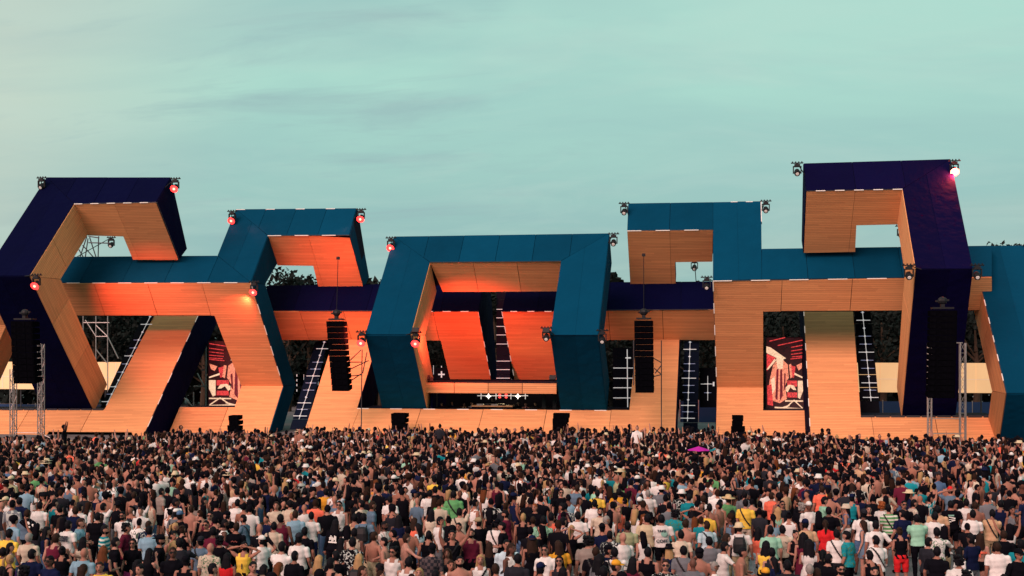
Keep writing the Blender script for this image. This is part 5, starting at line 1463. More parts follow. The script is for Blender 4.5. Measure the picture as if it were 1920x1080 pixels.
# ------------------------------------------------------------------ the people one can tell apart, placed where their heads are in the photo
# px py sex facing pose top colour bottom colour hair haircolour [hat=.. pat=.. +extra]   (facing 0 = back to the camera, 180 = towards it, 90 = right)
FOLK = """
72 948 m 0 stand tee white trousers black short dark
125 985 m 4 stand tee white trousers black short dark +text1
57 1007 m 5 relax tee cream trousers taupe short greyhair
22 1026 f 80 drink crop white skirt purple long dark +cup
59 1040 m 0 stand tee navy trousers black short dark
118 1032 f -5 touch_face tank black trousers denim bun dark
151 1038 m 0 relax tee lightblue shorts navy bald brown
167 1067 f 20 stand tank tan shorts black wavy brown
183 1062 m 170 fold tee yellow shorts black short brown
10 1000 m 0 stand tee yellow trousers black short dark
36 940 m 0 relax tee navy trousers black short dark
44 963 m 10 drink tee greyblue trousers black short brown
99 943 m 30 stand tank teal shorts black short dark
113 953 m 0 stand tee black trousers black short dark
136 957 m 0 relax tee navy shorts black short brown
148 952 m 20 stand tee white shorts black short dark
145 980 m 70 fold tee lightblue shorts black short brown
155 1015 f 0 stand tank cream shorts black long dark
188 950 m 10 raise tee white shorts black short dark
193 970 f 0 stand tank purple shorts black long brown
237 965 m 178 stand tee white shorts black short dark +glasses +beard
197 993 m 75 fold tee teal shorts black short dark pat=hoops +beard
214 1016 m 60 relax tee black trousers black short dark
231 990 m 90 stand shirt maroon trousers black curly dark
85 995 f 60 relax tank navy trousers denim long dark
46 1071 m 0 stand tee black trousers black curly dark
112 977 f 10 stand crop cream trousers black long brown
179 968 m 0 stand tee black trousers black short dark
320 1022 f 15 touch_face crop black skirt denim wavy blonde
275 1038 f 10 touch_face tank black shorts black long dark
292 1012 m 75 stand tee black shorts black short dark hat=backcap:black +beard
388 1028 m 0 stand shirt cream shorts black bald brown pat=floral
453 1023 m 0 hands_on_head tank yellow shorts black short dark +num1
425 1046 f 0 stand tank red trousers black long dark
390 1067 m 60 relax tank black shorts black short dark
348 1053 m 0 relax tank black shorts navy short dark hat=backcap:black
377 1015 m 0 stand tee greyblue shorts black short dark hat=backcap:charcoal +strap
412 1013 m 0 stand tee black shorts black curly dark
438 987 m 0 stand tee black shorts black buzz brown +text_red
462 973 m -80 phone tee greyblue shorts black short dark +strap +beard
415 980 m 70 fold tank white shorts black buzz dark +beard +glasses
397 983 m 172 fold tee black shorts black short dark +glasses
390 965 m 170 stand tank maroon shorts black buzz dark +glasses
428 967 m -75 phone tee black shorts black short dark hat=cap:black
439 943 m 0 stand tee white shorts black short dark
445 922 m 0 stand tee white shorts black short dark +art
378 940 m 70 relax tee white shorts denim short dark
360 955 m 0 stand bare tan shorts black short brown
324 988 f 60 fold tank cream shorts black ponytail blonde
343 993 f 30 touch_face tank black shorts black bun brown
284 995 m 0 stand tee lightblue shorts black short dark
298 922 m 40 stand tee taupe shorts black short dark
253 928 m 0 stand bare tan shorts black short brown
326 942 m 60 stand tee charcoal shorts black short dark
325 962 m 30 relax tee grey shorts black short dark hat=band:white +strap
337 967 m 10 stand tee black shorts black short dark hat=cap:denim
271 985 m 0 stand shirt navy shorts black buzz brown pat=floral
477 1060 m 150 stand tank black shorts black short dark
247 1017 f 170 stand tee black skirt pink long dark +glasses
512 987 m 0 relax tee cream trousers black short dark +strap
562 1008 m 0 stand tee white shorts black short dark hat=cap:charcoal
551 1043 m 10 stand tee black trousers black buzz dark
583 967 m 0 drink tee white trousers navy short dark
543 945 m 0 relax tee cream trousers black short dark
557 965 m 0 stand tee lightblue shorts black short brown
520 948 m 178 fold tee cream shorts black long brown
608 922 m 0 stand tee mustard shorts black short dark
631 947 m 178 drink tank white shorts black short dark +glasses +cup
623 982 f 0 stand long black shorts black long dark +art
625 1042 m -40 relax tee black trousers black short dark
593 1050 f 10 stand bikini cream shorts black long blonde
668 1047 f 5 stand crop white skirt black long blonde +pack
667 1017 f 0 relax tank brown shorts black bun brown
693 1007 f 5 hip tank black trousers beige ponytail dark hat=cap:black
662 998 m 0 stand tank cream shorts black short dark
663 970 m 0 relax tank tan shorts black short dark +strap
687 970 m 10 stand tee greyblue trousers denim short dark +pack
573 922 m 0 stand tee black shorts black short dark
674 945 m -70 fold tee cream shorts black short dark
695 947 m 60 stand tee greyblue shorts black short brown
502 918 m 0 stand tee navy shorts black short dark
640 928 m 60 raise tee paleblue shorts black curly dark
517 1065 f 40 phone tank tan shorts black long auburn
497 1068 f 20 stand tank black shorts black long dark
530 972 m 0 stand tank maroon shorts black short dark
567 995 m 0 stand tee black shorts black short dark
762 1008 m 55 reach bare tan shorts black short brown
803 1030 m 5 stand shirt charcoal trousers black short dark hat=backcap:black pat=plaid
884 998 m 176 stand tank maroon shorts black short dark +beard
848 1003 m 172 cheer tank black shorts black short dark +strap
867 987 m 190 stand bare tan shorts black short dark
817 977 m 50 stand tee white shorts grey short dark
838 1035 f 175 stand crop charcoal shorts denim wavy brown
847 1057 f 150 stand tank white shorts black ponytail brown
865 1053 m 165 stand bare tan shorts black short dark +beard
900 1048 f 172 stand tank white shorts black long blonde +strap
918 1025 f 5 stand dress black shorts black long brown
924 982 m 0 stand tee white trousers black short dark hat=cap:black +strap
905 980 m -60 stand tee black shorts black short dark hat=cap:khaki
958 1022 m 165 relax shirt paleblue shorts black short dark +strap
761 1053 m 0 phone tank white shorts black short dark
780 1074 f 178 stand tee grey shorts black long blonde
723 985 m 110 phone shirt white trousers navy short dark pat=stripes +beard +glasses
785 988 f -70 drink tank paleblue skirt denim long dark
802 925 m 10 stand tee white shorts black short dark
818 918 m 0 stand tee black shorts black short dark +oval
733 937 m 0 stand tee white shorts black short dark
853 927 m 0 relax tee green shorts black short dark +strap
865 960 m 0 raise tee cream shorts black short dark +strap
953 963 m -75 phone tee maroon shorts black short dark +beard
805 962 f 0 stand tank cream shorts black long dark
945 987 m -80 fold tee black shorts black short dark
749 974 f 0 stand tank navy shorts black long dark
775 978 f 10 stand tank coral shorts black long brown
1052 1023 m -30 stand tee mustard trousers black long brown
1053 1052 f 176 fold tank charcoal shorts black long dark +glasses
1145 1060 m 75 stand tank black shorts black short dark hat=cap:mustard
1159 1035 m 0 reach tee white trousers black short dark +strap +text_small
1114 1033 m 5 stand tee black trousers black buzz brown +strap
1133 1033 m 70 stand tee navy shorts black short dark hat=cap:black
1174 985 m 0 relax tee olive trousers black short dark
980 970 m 0 stand tank black trousers denim buzz blonde
1015 975 m 5 relax shirt mint trousers black short dark pat=floral +strap
1054 978 m 40 stand shirt navy trousers black short dark pat=stripes
1073 993 f 25 hands_on_head dress black shorts black ponytail blonde
1086 967 m 0 stand tee white shorts black short dark
1103 1015 m 0 stand tee taupe shorts black curly dark
1000 975 f 0 stand bikini black skirt mustard short brown
1003 952 m 200 stand tee black shorts black short ginger
1054 923 m 176 stand tee black shorts black short dark +glasses
1078 915 m 0 stand tee greyblue shorts black short brown
1152 948 f 0 stand tank black trousers denim long dark
1163 955 f 160 stand tank coral shorts denim long blonde
1141 975 m 60 fold bare tan shorts black short greyhair
1128 958 m 170 stand tee cream shorts black short dark +beard
1058 950 m -70 stand tee maroon shorts black short dark
1110 943 m 0 stand tee white shorts black short dark
1115 925 m 0 stand tee yellow shorts black short dark +strap
1161 923 m 0 relax tee mustard shorts black short dark
962 1025 m 120 fold tank white shorts black long brown
963 1048 m 0 stand tee charcoal trousers black short dark
1015 1066 m 30 drink tee black shorts black short dark hat=cap:navy +cup
1035 970 m 20 stand tank coral shorts black short dark
1245 972 m 5 stand tee white shorts black short dark +take
1210 972 m 0 stand tee beige shorts black short dark
1278 1003 m 0 stand tee cream trousers taupe short dark
1283 1033 m 0 stand tee grey trousers black short dark +strap
1324 985 m -40 stand tee paleblue shorts coral short brown +strap
1391 990 m 0 stand tee white trousers khaki short brown hat=bucket:beige +pack
1417 995 f 5 relax tank coral trousers paleblue long dark
1397 942 m 0 stand tee yellow trousers cream short dark +strap
1333 952 m 0 stand bare tan shorts black short dark +towel
1345 948 m -70 relax bare tan shorts grey short dark
1284 982 m 20 phone bare tan shorts black short brown
1303 1057 m 0 stand tee grey shorts black bald brown
1317 1037 m 10 stand bare tan shorts black short dark hat=cap:black
1340 1061 f 75 stand tank white shorts black bun greyhair +glasses
1246 1058 m 172 stand shirt black shorts black buzz brown pat=floral +glasses
1250 932 m 0 stand shirt maroon shorts black short dark pat=stripes
1291 933 m 0 stand tee teal shorts black short dark
1360 935 m 0 stand shirt green shorts black short brown hat=straw:straw pat=floral
1240 918 m 0 stand tee grey shorts black short dark hat=bucket:white
1279 926 m 10 stand shirt black shorts black short dark hat=bucket:white pat=floral
1315 935 m 0 stand tee white shorts black short brown
1398 927 m 0 stand tee grey shorts black short dark
1218 925 m 0 stand tee white shorts black short greyhair
1430 1077 m 0 stand tee charcoal shorts black short dark hat=cap:mustard
1207 1035 m 10 stand tank black shorts black short dark
1435 1022 f 10 fold tank yellow shorts black long dark
1262 963 m 20 stand shirt teal shorts black curly dark pat=floral
1300 957 f 0 hands_on_head tank grey shorts black long dark
1373 963 f 10 stand dress black shorts black long dark
1445 993 m 0 stand tee mint shorts black short dark
1472 992 m 5 drink tee cream shorts black short dark +dots
1573 1002 m -5 stand tee white shorts charcoal short dark +strap
1642 985 m -8 hip tee white trousers beige short dark +logo
1550 983 f 5 stand shirt red shorts black ponytail brown
1510 1007 f 0 stand dress maroon shorts black wavy dark
1517 983 m 0 stand tee tan shorts denim short dark hat=cap:navy
1487 1002 f 160 fold tank black shorts black bun dark
1590 1003 m -60 stand shirt teal shorts black short dark pat=floral
1622 983 f -60 stand dress greyblue shorts black wavy brown
1613 962 m 0 relax tee white shorts denim short dark hat=backcap:charcoal
1587 952 f -70 touch_face crop denim trousers white long dark hat=bucket:cream
1632 955 m 172 stand tee black shorts black short dark
1670 953 m 0 stand tee green shorts black short dark pat=hoops +strap
1593 933 m 10 stand tank teal shorts black short dark hat=cap:navy
1598 912 f 5 stand dress paleblue shorts black long brown +strap
1542 938 m 75 reach tee mint shorts black short dark
1520 948 m 165 stand tee white shorts black short dark hat=backcap:white
1503 950 m 30 stand tee black shorts black curly greyhair
1555 957 m 0 stand tee black shorts black short dark
1452 1035 f 0 stand tank charcoal trousers black short dark
1547 1047 m 40 stand tee black shorts black short dark
1573 1065 m 172 stand tee charcoal shorts black short dark +glasses +beard
1634 1070 m 178 stand tee black shorts black short dark +beard
1516 1068 m 0 stand tee maroon shorts black short greyhair
1538 1074 f 10 stand tank taupe shorts black long brown
1480 1060 m 0 stand tee charcoal shorts black short dark
1467 945 m 170 stand tee charcoal shorts black short dark +glasses
1455 958 f 20 stand tank mint shorts black wavy blonde
1538 917 m 0 stand tee coral shorts black short brown
1513 906 m 0 stand tee maroon shorts black short dark
1650 948 m 60 stand tee white shorts black curly ginger
1450 930 m 40 stand tee coral shorts black short brown
1725 972 m 0 phone tee mint trousers black short dark
1787 945 m 0 stand tee black shorts black short dark +abstract
1820 963 m 5 fold tee white shorts brown short dark
1832 1008 f 3 stand bikini coral hotpants black long brown +bow
1855 962 m 5 phone tee tan trousers khaki short dark +strap
1875 1025 m 10 stand tee white trousers black short brown
1907 1040 m 150 stand long black trousers black short dark hat=cap:black +glasses
1803 1052 m 0 stand tee white shorts black curly dark +dots
1693 997 f 0 fold tank black shorts red bun brown
1737 1015 m 60 stand shirt charcoal trousers black short dark
1757 998 m 10 reach shirt white trousers khaki short dark pat=floral
1757 1033 m 20 relax tee black trousers black short dark
1748 968 m 0 stand tee white shorts black short dark
1760 955 m 10 stand tee tan shorts black short dark +strap
1709 943 m 70 stand shirt cream shorts black short dark pat=stripes
1690 946 m 172 stand tee black shorts black short dark +glasses
1688 963 m -30 relax tee navy shorts black short dark
1835 948 m 10 fold bare tan shorts black buzz brown
1890 897 m 0 relax bare tan shorts black short dark
1786 920 m 0 hands_on_head tee greyblue shorts black short dark hat=cap:red
1907 972 m 200 fold tee black shorts black short dark
1882 1003 m 0 stand tee black trousers black short brown
1812 942 m 0 stand tee white shorts black short dark
1753 912 f 0 stand crop maroon shorts black wavy blonde
1902 957 f 165 stand tank grey shorts black long dark
1873 945 m 30 stand tank navy shorts black short dark
1915 1020 m 0 stand tee teal shorts black short dark
1807 1080 m 0 stand tee white shorts black curly dark
1660 842 m 0 stand tank orange shorts black short dark +num2
1711 822 m 60 stand tee greyblue shorts black short dark
1761 822 m 176 stand tank white shorts black short dark
1747 832 m 0 stand tee white trousers white short dark
"""
COLNAME = dict(cream="cream", lightblue="light blue", greyblue="grey blue", paleblue="pale blue", taupe="taupe grey", charcoal="charcoal", mustard="mustard yellow")
TOPNAME = dict(tee="T-shirt", shirt="shirt", long="long sleeved top", tank="tank top", crop="crop top", bikini="bikini top", dress="dress")
PATNAME = dict(stripes="striped", hoops="hooped", floral="patterned", plaid="checked")
BOTNAME = dict(shorts="shorts", hotpants="short shorts", trousers="trousers", skirt="skirt")
POSENAME = dict(fold="arms folded", phone="both hands raised in front", drink="one forearm lifted", hip="hand on hip", cheer="both arms up", hands_on_head="hands on head", touch_face="hand at face", reach="arm reaching out")
POSENAME["raise"] = "one arm up"
def cn(c): return COLNAME.get(c, c)
PEOPLE = []           # records, for the labels and to keep the crowd clear of them
rs_p = random.Random(11)
def ground_at(px, py, h):
    z = .94 * h
    d = ray(px, py); t = (z - CAMH) / d.z
    return d.x * t, d.y * t
for ln in FOLK.strip().splitlines():
    w = ln.split()
    px, py, sex, face, pose = float(w[0]), float(w[1]), w[2], float(w[3]), w[4]
    top, tcol, bot, bcol, hair, hcol = w[5:11]
    hat = hatc = None; pat = "plain"; ex = []
    for q in w[11:]:
        if q.startswith("hat="): hat, hatc = q[4:].split(":")
        elif q.startswith("pat="): pat = q[4:]
        elif q.startswith("+"): ex.append(q[1:])
    h = (1.66 if sex == "f" else 1.79) + rs_p.uniform(-.05, .06)
    x, y = ground_at(px, py, h)
    PEOPLE.append(dict(x=x, y=y, px=px, py=py, sex=sex, face=face + rs_p.uniform(-8, 8), pose=pose, top=top, tcol=tcol, bot=bot, bcol=bcol, hair=hair, hcol=hcol, hat=hat, hatc=hatc, pat=pat, ex=ex, h=h, skin=rs_p.choice([0, 0, 1, 1, 2, 3, 5, 6, 4]), hand=True))
# keep the nearest from standing in one another
for it in range(12):
    for i in range(len(PEOPLE)):
        for j in range(i):
            a, b = PEOPLE[i], PEOPLE[j]
            dx, dy = a["x"] - b["x"], a["y"] - b["y"]; d = math.hypot(dx, dy)
            if d < .42:
                k = (.42 - d) / 2 / max(d, .01)
                a["x"] += dx * k * .4; b["x"] -= dx * k * .4; a["y"] += dy * k + .002; b["y"] -= dy * k + .002

# ------------------------------------------------------------------ everyone else
TOPC = (["black"] * 46 + ["navy"] * 14 + ["charcoal"] * 10 + ["white"] * 24 + ["cream"] * 6 + ["grey"] * 4 + ["greyblue"] * 4 + ["lightblue"] * 3 + ["maroon"] * 3 + ["teal"] * 2 + ["tan"] * 3 + ["olive"] * 2 + ["taupe"] * 3
        + ["mustard", "yellow", "red", "coral", "green", "mint", "denim"])
def random_person(rs, x, y):
    sex = "f" if rs.random() < .42 else "m"
    top = rs.choice(["tee"] * 6 + ["shirt", "tank", "tank", "bare"]) if sex == "m" else rs.choice(["tee", "tee", "tank", "tank", "tank", "crop", "crop", "dress"])
    r = rs.random()
    face = rs.gauss(0, 22) if r < .66 else (180 + rs.gauss(0, 30) if r < .78 else rs.choice([-75, 75]) + rs.gauss(0, 20))
    pose = rs.choice(["stand"] * 5 + ["relax"] * 4 + ["fold"] * 2 + ["phone", "drink", "hip", "touch_face", "reach", "walk"] + (["raise", "cheer"] if rs.random() < .12 else []))
    hair = rs.choice(["short"] * 6 + ["buzz", "curly"] + (["bald"] if rs.random() < .4 else [])) if sex == "m" else rs.choice(["long"] * 4 + ["wavy"] * 2 + ["ponytail", "bun"])
    return dict(x=x, y=y, sex=sex, face=face, pose=pose, top=top, tcol=rs.choice(TOPC), bot=rs.choice(["shorts"] * 3 + ["trousers"] * 2) if sex == "m" else rs.choice(["shorts", "skirt", "trousers"]),
                bcol=rs.choice(["black"] * 4 + ["denim", "navy", "khaki", "beige", "grey"]), hair=hair, hcol=rs.choice(["dark"] * 18 + ["brown"] * 5 + ["blonde"] * (2 if sex == "f" else 0) + (["auburn"] if sex == "f" else [])),
                hat=(rs.choice(["cap", "backcap", "cap", "bucket"]) if rs.random() < .07 else None), hatc=rs.choice(["black", "black", "black", "white", "navy", "beige"]), pat="floral" if top == "shirt" and rs.random() < .6 else "plain", ex=(["glasses"] if abs(face) > 100 and rs.random() < .4 else []) + (["strap"] if rs.random() < .12 and top in ("tee", "shirt", "tank") else []),
                h=(1.66 if sex == "f" else 1.78) + rs.gauss(0, .065), skin=rs.choice([0, 0, 1, 1, 2, 3, 5, 6, 6, 4]), hand=False)
def to_pix(x, y, z):
    fx, fy = -_s, _c
    dep = x * fx + y * fy; r_ = x * _c + y * _s
    return CX + FPX * r_ / dep, HY + FPX * (CAMH - z) / dep, dep
rs_c = random.Random(23)
cell = {}
def near(x, y, r):
    i, j = int(x // .5), int(y // .5)
    n = 3
    for a in range(i - n, i + n + 1):
        for b in range(j - n, j + n + 1):
            for (u, v) in cell.get((a, b), ()):
                if (u - x) ** 2 + (v - y) ** 2 < r * r: return True
    return False
def put(x, y): cell.setdefault((int(x // .5), int(y // .5)), []).append((x, y))
for p in PEOPLE: put(p["x"], p["y"])
CROWD = []
def gap_right(px, py):
    """paving stays visible between the people at the lower right"""
    return (1585 < px < 1640 and 1000 < py < 1085) or (1680 < px < 1800 and py > 1010) or (1645 < px < 1700 and py > 1020) or (1840 < px < 1870 and py > 1035)
for k in range(78000):
    dep = rs_c.uniform(24.3, 67.5); a = rs_c.uniform(-.50, .50)
    fwd = V((-_s, _c, 0)); rt = V((_c, _s, 0)); q = fwd * dep + rt * (a * dep)
    px, py, _ = to_pix(q.x, q.y, 1.66)
    right = max(0, min(1, (px - 1250) / 450))
    # the crowd is packed near the stage and on the left, looser at the lower right
    r = (.82 if dep < 32 else .82 - .36 * min(1, (dep - 32) / 11) if dep < 43 else .46 - .06 * min(1, (dep - 43) / 10)) * (1 + .22 * right)
    r *= .80 + .45 * (.5 + .5 * math.sin(q.x * .9 + 1.3 * math.sin(q.y * .55)) * math.sin(q.y * .8 + q.x * .35))      # knots and gaps
    lim = 60.5 if px < 270 else 63.6 if px < 560 else 65.6 if px < 1340 else 63.4 if px < 1560 else 61.0
    if dep > lim: continue
    if dep > lim - 3 and rs_c.random() < (.6 if px > 1560 or px < 270 else .2): continue
    if gap_right(px, py): continue
    if near(q.x, q.y, r): continue
    put(q.x, q.y)
    CROWD.append((dep, q.x, q.y))
CROWD.sort()
N_SINGLE = 284
n_rand = max(0, N_SINGLE - len(PEOPLE))
for dep, x, y in CROWD[:0]: pass
singles, rest = [], []
for c in CROWD:
    px, py, _ = to_pix(c[1], c[2], 1.6)
    if len(singles) < n_rand and -12 < px < 1932 and py < 1084: singles.append(c)
    else: rest.append(c)
for dep, x, y in singles: 
    d = random_person(rs_c, x, y); d["px"], d["py"], _ = to_pix(x, y, .94 * d["h"]); PEOPLE.append(d)

def look(p):
    col = cn(p["tcol"])
    if p["top"] == "bare": s = "bare-chested person" if abs(p["face"]) > 100 else "bare-backed person"
    else: s = "person in %s%s %s" % (col, " " + PATNAME[p["pat"]] if p["pat"] != "plain" else "", TOPNAME[p["top"]])
    return s
def detail(p):
    d = []
    if p["hat"]: d.append({"cap": "%s cap", "backcap": "%s backward cap", "bucket": "%s bucket hat", "straw": "straw hat%s", "band": "%s headband"}[p["hat"]] % ("" if p["hat"] == "straw" else cn(p["hatc"])))
    E = dict(pack="black backpack", strap="crossbody strap", towel="white towel on shoulder", cup="holding a cup", take="green print and COFF lettering", logo="small dark logo on the back", text1="three dark lines of lettering", text_red="red print on the back", num1="dark stroke print", num2="number 2 on the back", oval="orange oval print", art="pale print on the back", abstract="green and white print", dots="dark dots", bow="bow tied behind", text_small="dark lettering low on the back", glasses="sunglasses")
    for e in p["ex"]:
        if e in E: d.append(E[e])
    if p["pose"] in POSENAME: d.append(POSENAME[p["pose"]])
    return d
def bottoms(p):
    return "" if p["top"] == "dress" or not p["bot"] else "%s %s" % (cn(p["bcol"]), BOTNAME[p["bot"]])
def facing(p):
    f = (p["face"] + 180) % 360 - 180
    return "seen from behind" if abs(f) < 45 else "facing the camera" if abs(f) > 135 else "turned to the right" if f > 0 else "turned to the left"
from collections import Counter
def make_labels(P):
    cand = []
    for p in P:
        a = look(p); d = detail(p); b = bottoms(p)
        c = [a + (" with " + " and ".join(d[:2]) if d else "")]
        c.append(a + (" and " + b if b and p["top"] != "bare" else " in " + b if b else "") + (" with " + " and ".join(d[:2]) if d else ""))
        c.append(c[-1] + ", " + facing(p))
        cand.append(c)
    lab = [None] * len(P)
    nw = lambda s: len(s.split())
    for lv in range(3):
        cnt = Counter(c[lv] for c in cand)
        for i, c in enumerate(cand):
            if lab[i] is None and cnt[c[lv]] == 1 and nw(c[lv]) >= 4 and nw(c[lv]) <= 16 and c[lv] not in lab:
                # a bare short label must not also be true of others: ask that no other look starts with it
                if sum(1 for j, e in enumerate(cand) if j != i and e[2].startswith(c[lv])) == 0: lab[i] = c[lv]
    ref = [i for i in range(len(P)) if lab[i]]
    used = set(l for l in lab if l)
    def short(i):
        s = lab[i].replace("person in ", "the ")
        s = "the " + s if not s.startswith("the ") else s
        return s
    for i, p in enumerate(P):
        if lab[i]: continue
        order = sorted(ref, key=lambda j: (P[j]["px"] - p["px"]) ** 2 + 1.5 * (P[j]["py"] - p["py"]) ** 2)
        done = False
        for base in (cand[i][0], look(p)):
            for j in order[:14]:
                dx, dy = P[j]["px"] - p["px"], P[j]["py"] - p["py"]
                rel_ = ("left of" if dx > 0 else "right of") if abs(dx) > abs(dy) * 1.2 else ("behind" if dy > 0 else "in front of")
                s = "%s, %s %s" % (base, rel_, short(j))
                if nw(s) <= 16 and s not in used:
                    lab[i] = s; used.add(s); done = True; break
            if done: break
        if not done:
            s = "%s, %s" % (look(p), "in the row at the foot of the picture"); lab[i] = s
    return lab
LABS = make_labels(PEOPLE)
def prints(t, p):
    s = p["ex"]
    if "text1" in s: print_text(t, ["I TOLD YOUR", "NI WEEDE", "GRANDMA?"][:0] or ["IIKNII IKIIN", "NI NIIKIIL", "IIKNIIIKI JK"], MAT["print_ink"], (1.335, 1.285, 1.235), (.058, .058, .058))
    if "take" in s:
        print_text(t, ["TAKE", "COFF"], MAT["print_ink"], (1.33, 1.06), (.085, .11))
        mb = MB(); mb.ell((.055, -.142, 1.285), (.075, .010, .085), 12, 7); print_shape(t, mb, MAT["print_green"])
    if "text_small" in s: print_text(t, ["CHCHAS"], MAT["print_ink"], (1.12,), (.075,))
    if "text_red" in s: mb = MB(); [mb.box((-.07 + i * .035, -.15, 1.30 + (i % 2) * .012), (.022, .006, .03)) for i in range(5)]; print_shape(t, mb, MAT["lip"])
    if "logo" in s:
        mb = MB(); mb.box((0, -.148, 1.315), (.07, .006, .045)); mb.box((.035, -.148, 1.285), (.022, .006, .04)); mb.box((-.03, -.148, 1.28), (.02, .006, .02))
        [mb.box((-.075 + i * .025, -.150, 1.235 + i * .005), (.02, .006, .022)) for i in range(7)]; print_shape(t, mb, MAT["print_ink"])
    if "oval" in s: mb = MB(); mb.ell((0, -.138, 1.33), (.115, .016, .05), 14, 6); print_shape(t, mb, MAT["print_orange"])
    if "num1" in s: mb = MB(); mb.box((0, -.145, 1.19), (.022, .008, .13)); print_shape(t, mb, MAT["print_ink"])
    if "num2" in s: print_text(t, ["2"], MAT["print_ink"], (1.20,), (.2,))
    if "art" in s:
        mb = MB(); m_ = MAT["print_white"] if p["tcol"] == "black" else MAT["print_ink"]
        for i in range(6): mb.box((-.08 + i * .032, -.148 - .003 * (i % 2), 1.24 + .03 * math.sin(i * 1.9)), (.026, .006, .09 + .03 * (i % 3)))
        if p["tcol"] == "black": mb.box((0, -.150, 1.145), (.22, .006, .04))
        print_shape(t, mb, m_)
    if "abstract" in s:
        mb = MB(); mb.box((-.02, -.148, 1.345), (.15, .006, .045)); print_shape(t, mb, MAT["print_green"])
        mb = MB(); rt_ = Matrix.Rotation(R(12), 3, 'Y'); mb.box((.0, -.149, 1.285), (.17, .006, .022), rt_); mb.box((.0, -.149, 1.24), (.17, .006, .018), Matrix.Rotation(R(-10), 3, 'Y')); mb.box((.03, -.149, 1.20), (.10, .006, .03), Matrix.Rotation(R(-14), 3, 'Y')); mb.box((-.05, -.149, 1.165), (.05, .006, .028)); print_shape(t, mb, MAT["print_white"])
    if "dots" in s:
        mb = MB(); rr = random.Random(4)
        for i in range(12): mb.box((rr.uniform(-.13, .13), -.150, rr.uniform(1.08, 1.38)), (.016, .012, .02))
        print_shape(t, mb, MAT["print_ink"])
    if "bow" in s:
        mb = MB(); mb.ell((.03, -.135, 1.255), (.035, .012, .02), 8, 5); mb.ell((-.03, -.135, 1.255), (.035, .012, .02), 8, 5); mb.box((.012, -.135, 1.19), (.016, .008, .12)); mb.box((-.012, -.135, 1.20), (.016, .008, .10))
        o = mb.build("bow", CLOTH["plain"], t); o.color = (*CLR["coral"], 1)
for p, l in zip(PEOPLE, LABS):
    t, B = person(p["x"], p["y"], 0, p["face"], p["sex"], p["pose"], p["top"], p["tcol"], p["bot"], p["bcol"], p["hair"], p["hcol"], p["hat"], p["hatc"], p["pat"], p["skin"], p["h"], p["ex"], rs_p.uniform(-.12, .1))
    prints(t, p)
    tag(t, l, "person", "festival crowd facing the stage")
# DJ and crew in the booth
BOOTH = [(925, 748, 79.9, 178, "phone", "tee", "black", "person with raised forearms behind the lit DJ table"),
         (801, 758, 78.6, 150, "stand", "tee", "charcoal", "small person at the left end of the DJ booth by the side wall"),
         (829, 757, 80.6, 185, "stand", "tee", "maroon", "small person in dark red deep in the left of the booth"),
         (845, 755, 81.0, 180, "fold", "tee", "navy", "small person in navy second from the left inside the booth"),
         (870, 758, 79.8, 140, "drink", "tank", "tan", "small person in tan top left of the DJ table"),
         (886, 756, 80.4, 200, "stand", "tee", "white", "small person in white just left of the person at the DJ table"),
         (972, 756, 80.0, 170, "reach", "tee", "black", "small person in black just right of the DJ table"),
         (985, 758, 79.8, 190, "relax", "tank", "maroon", "small person in dark red tank top right of the DJ table"),
         (1005, 757, 80.6, 175, "fold", "tee", "charcoal", "small person in charcoal near the right booth column")]
for i, (px, py, Y, fc, po, tp, tcx, lab) in enumerate(BOOTH):
    q = PY(px, py, Y)
    t, B = person(q.x, Y, q.z - 1.645, fc, "m" if i % 3 else "f", po, tp, tcx, "trousers", "black", "short" if i % 3 else "long", "dark", skin=i)
    tag(t, lab, "person", "people in the DJ booth")

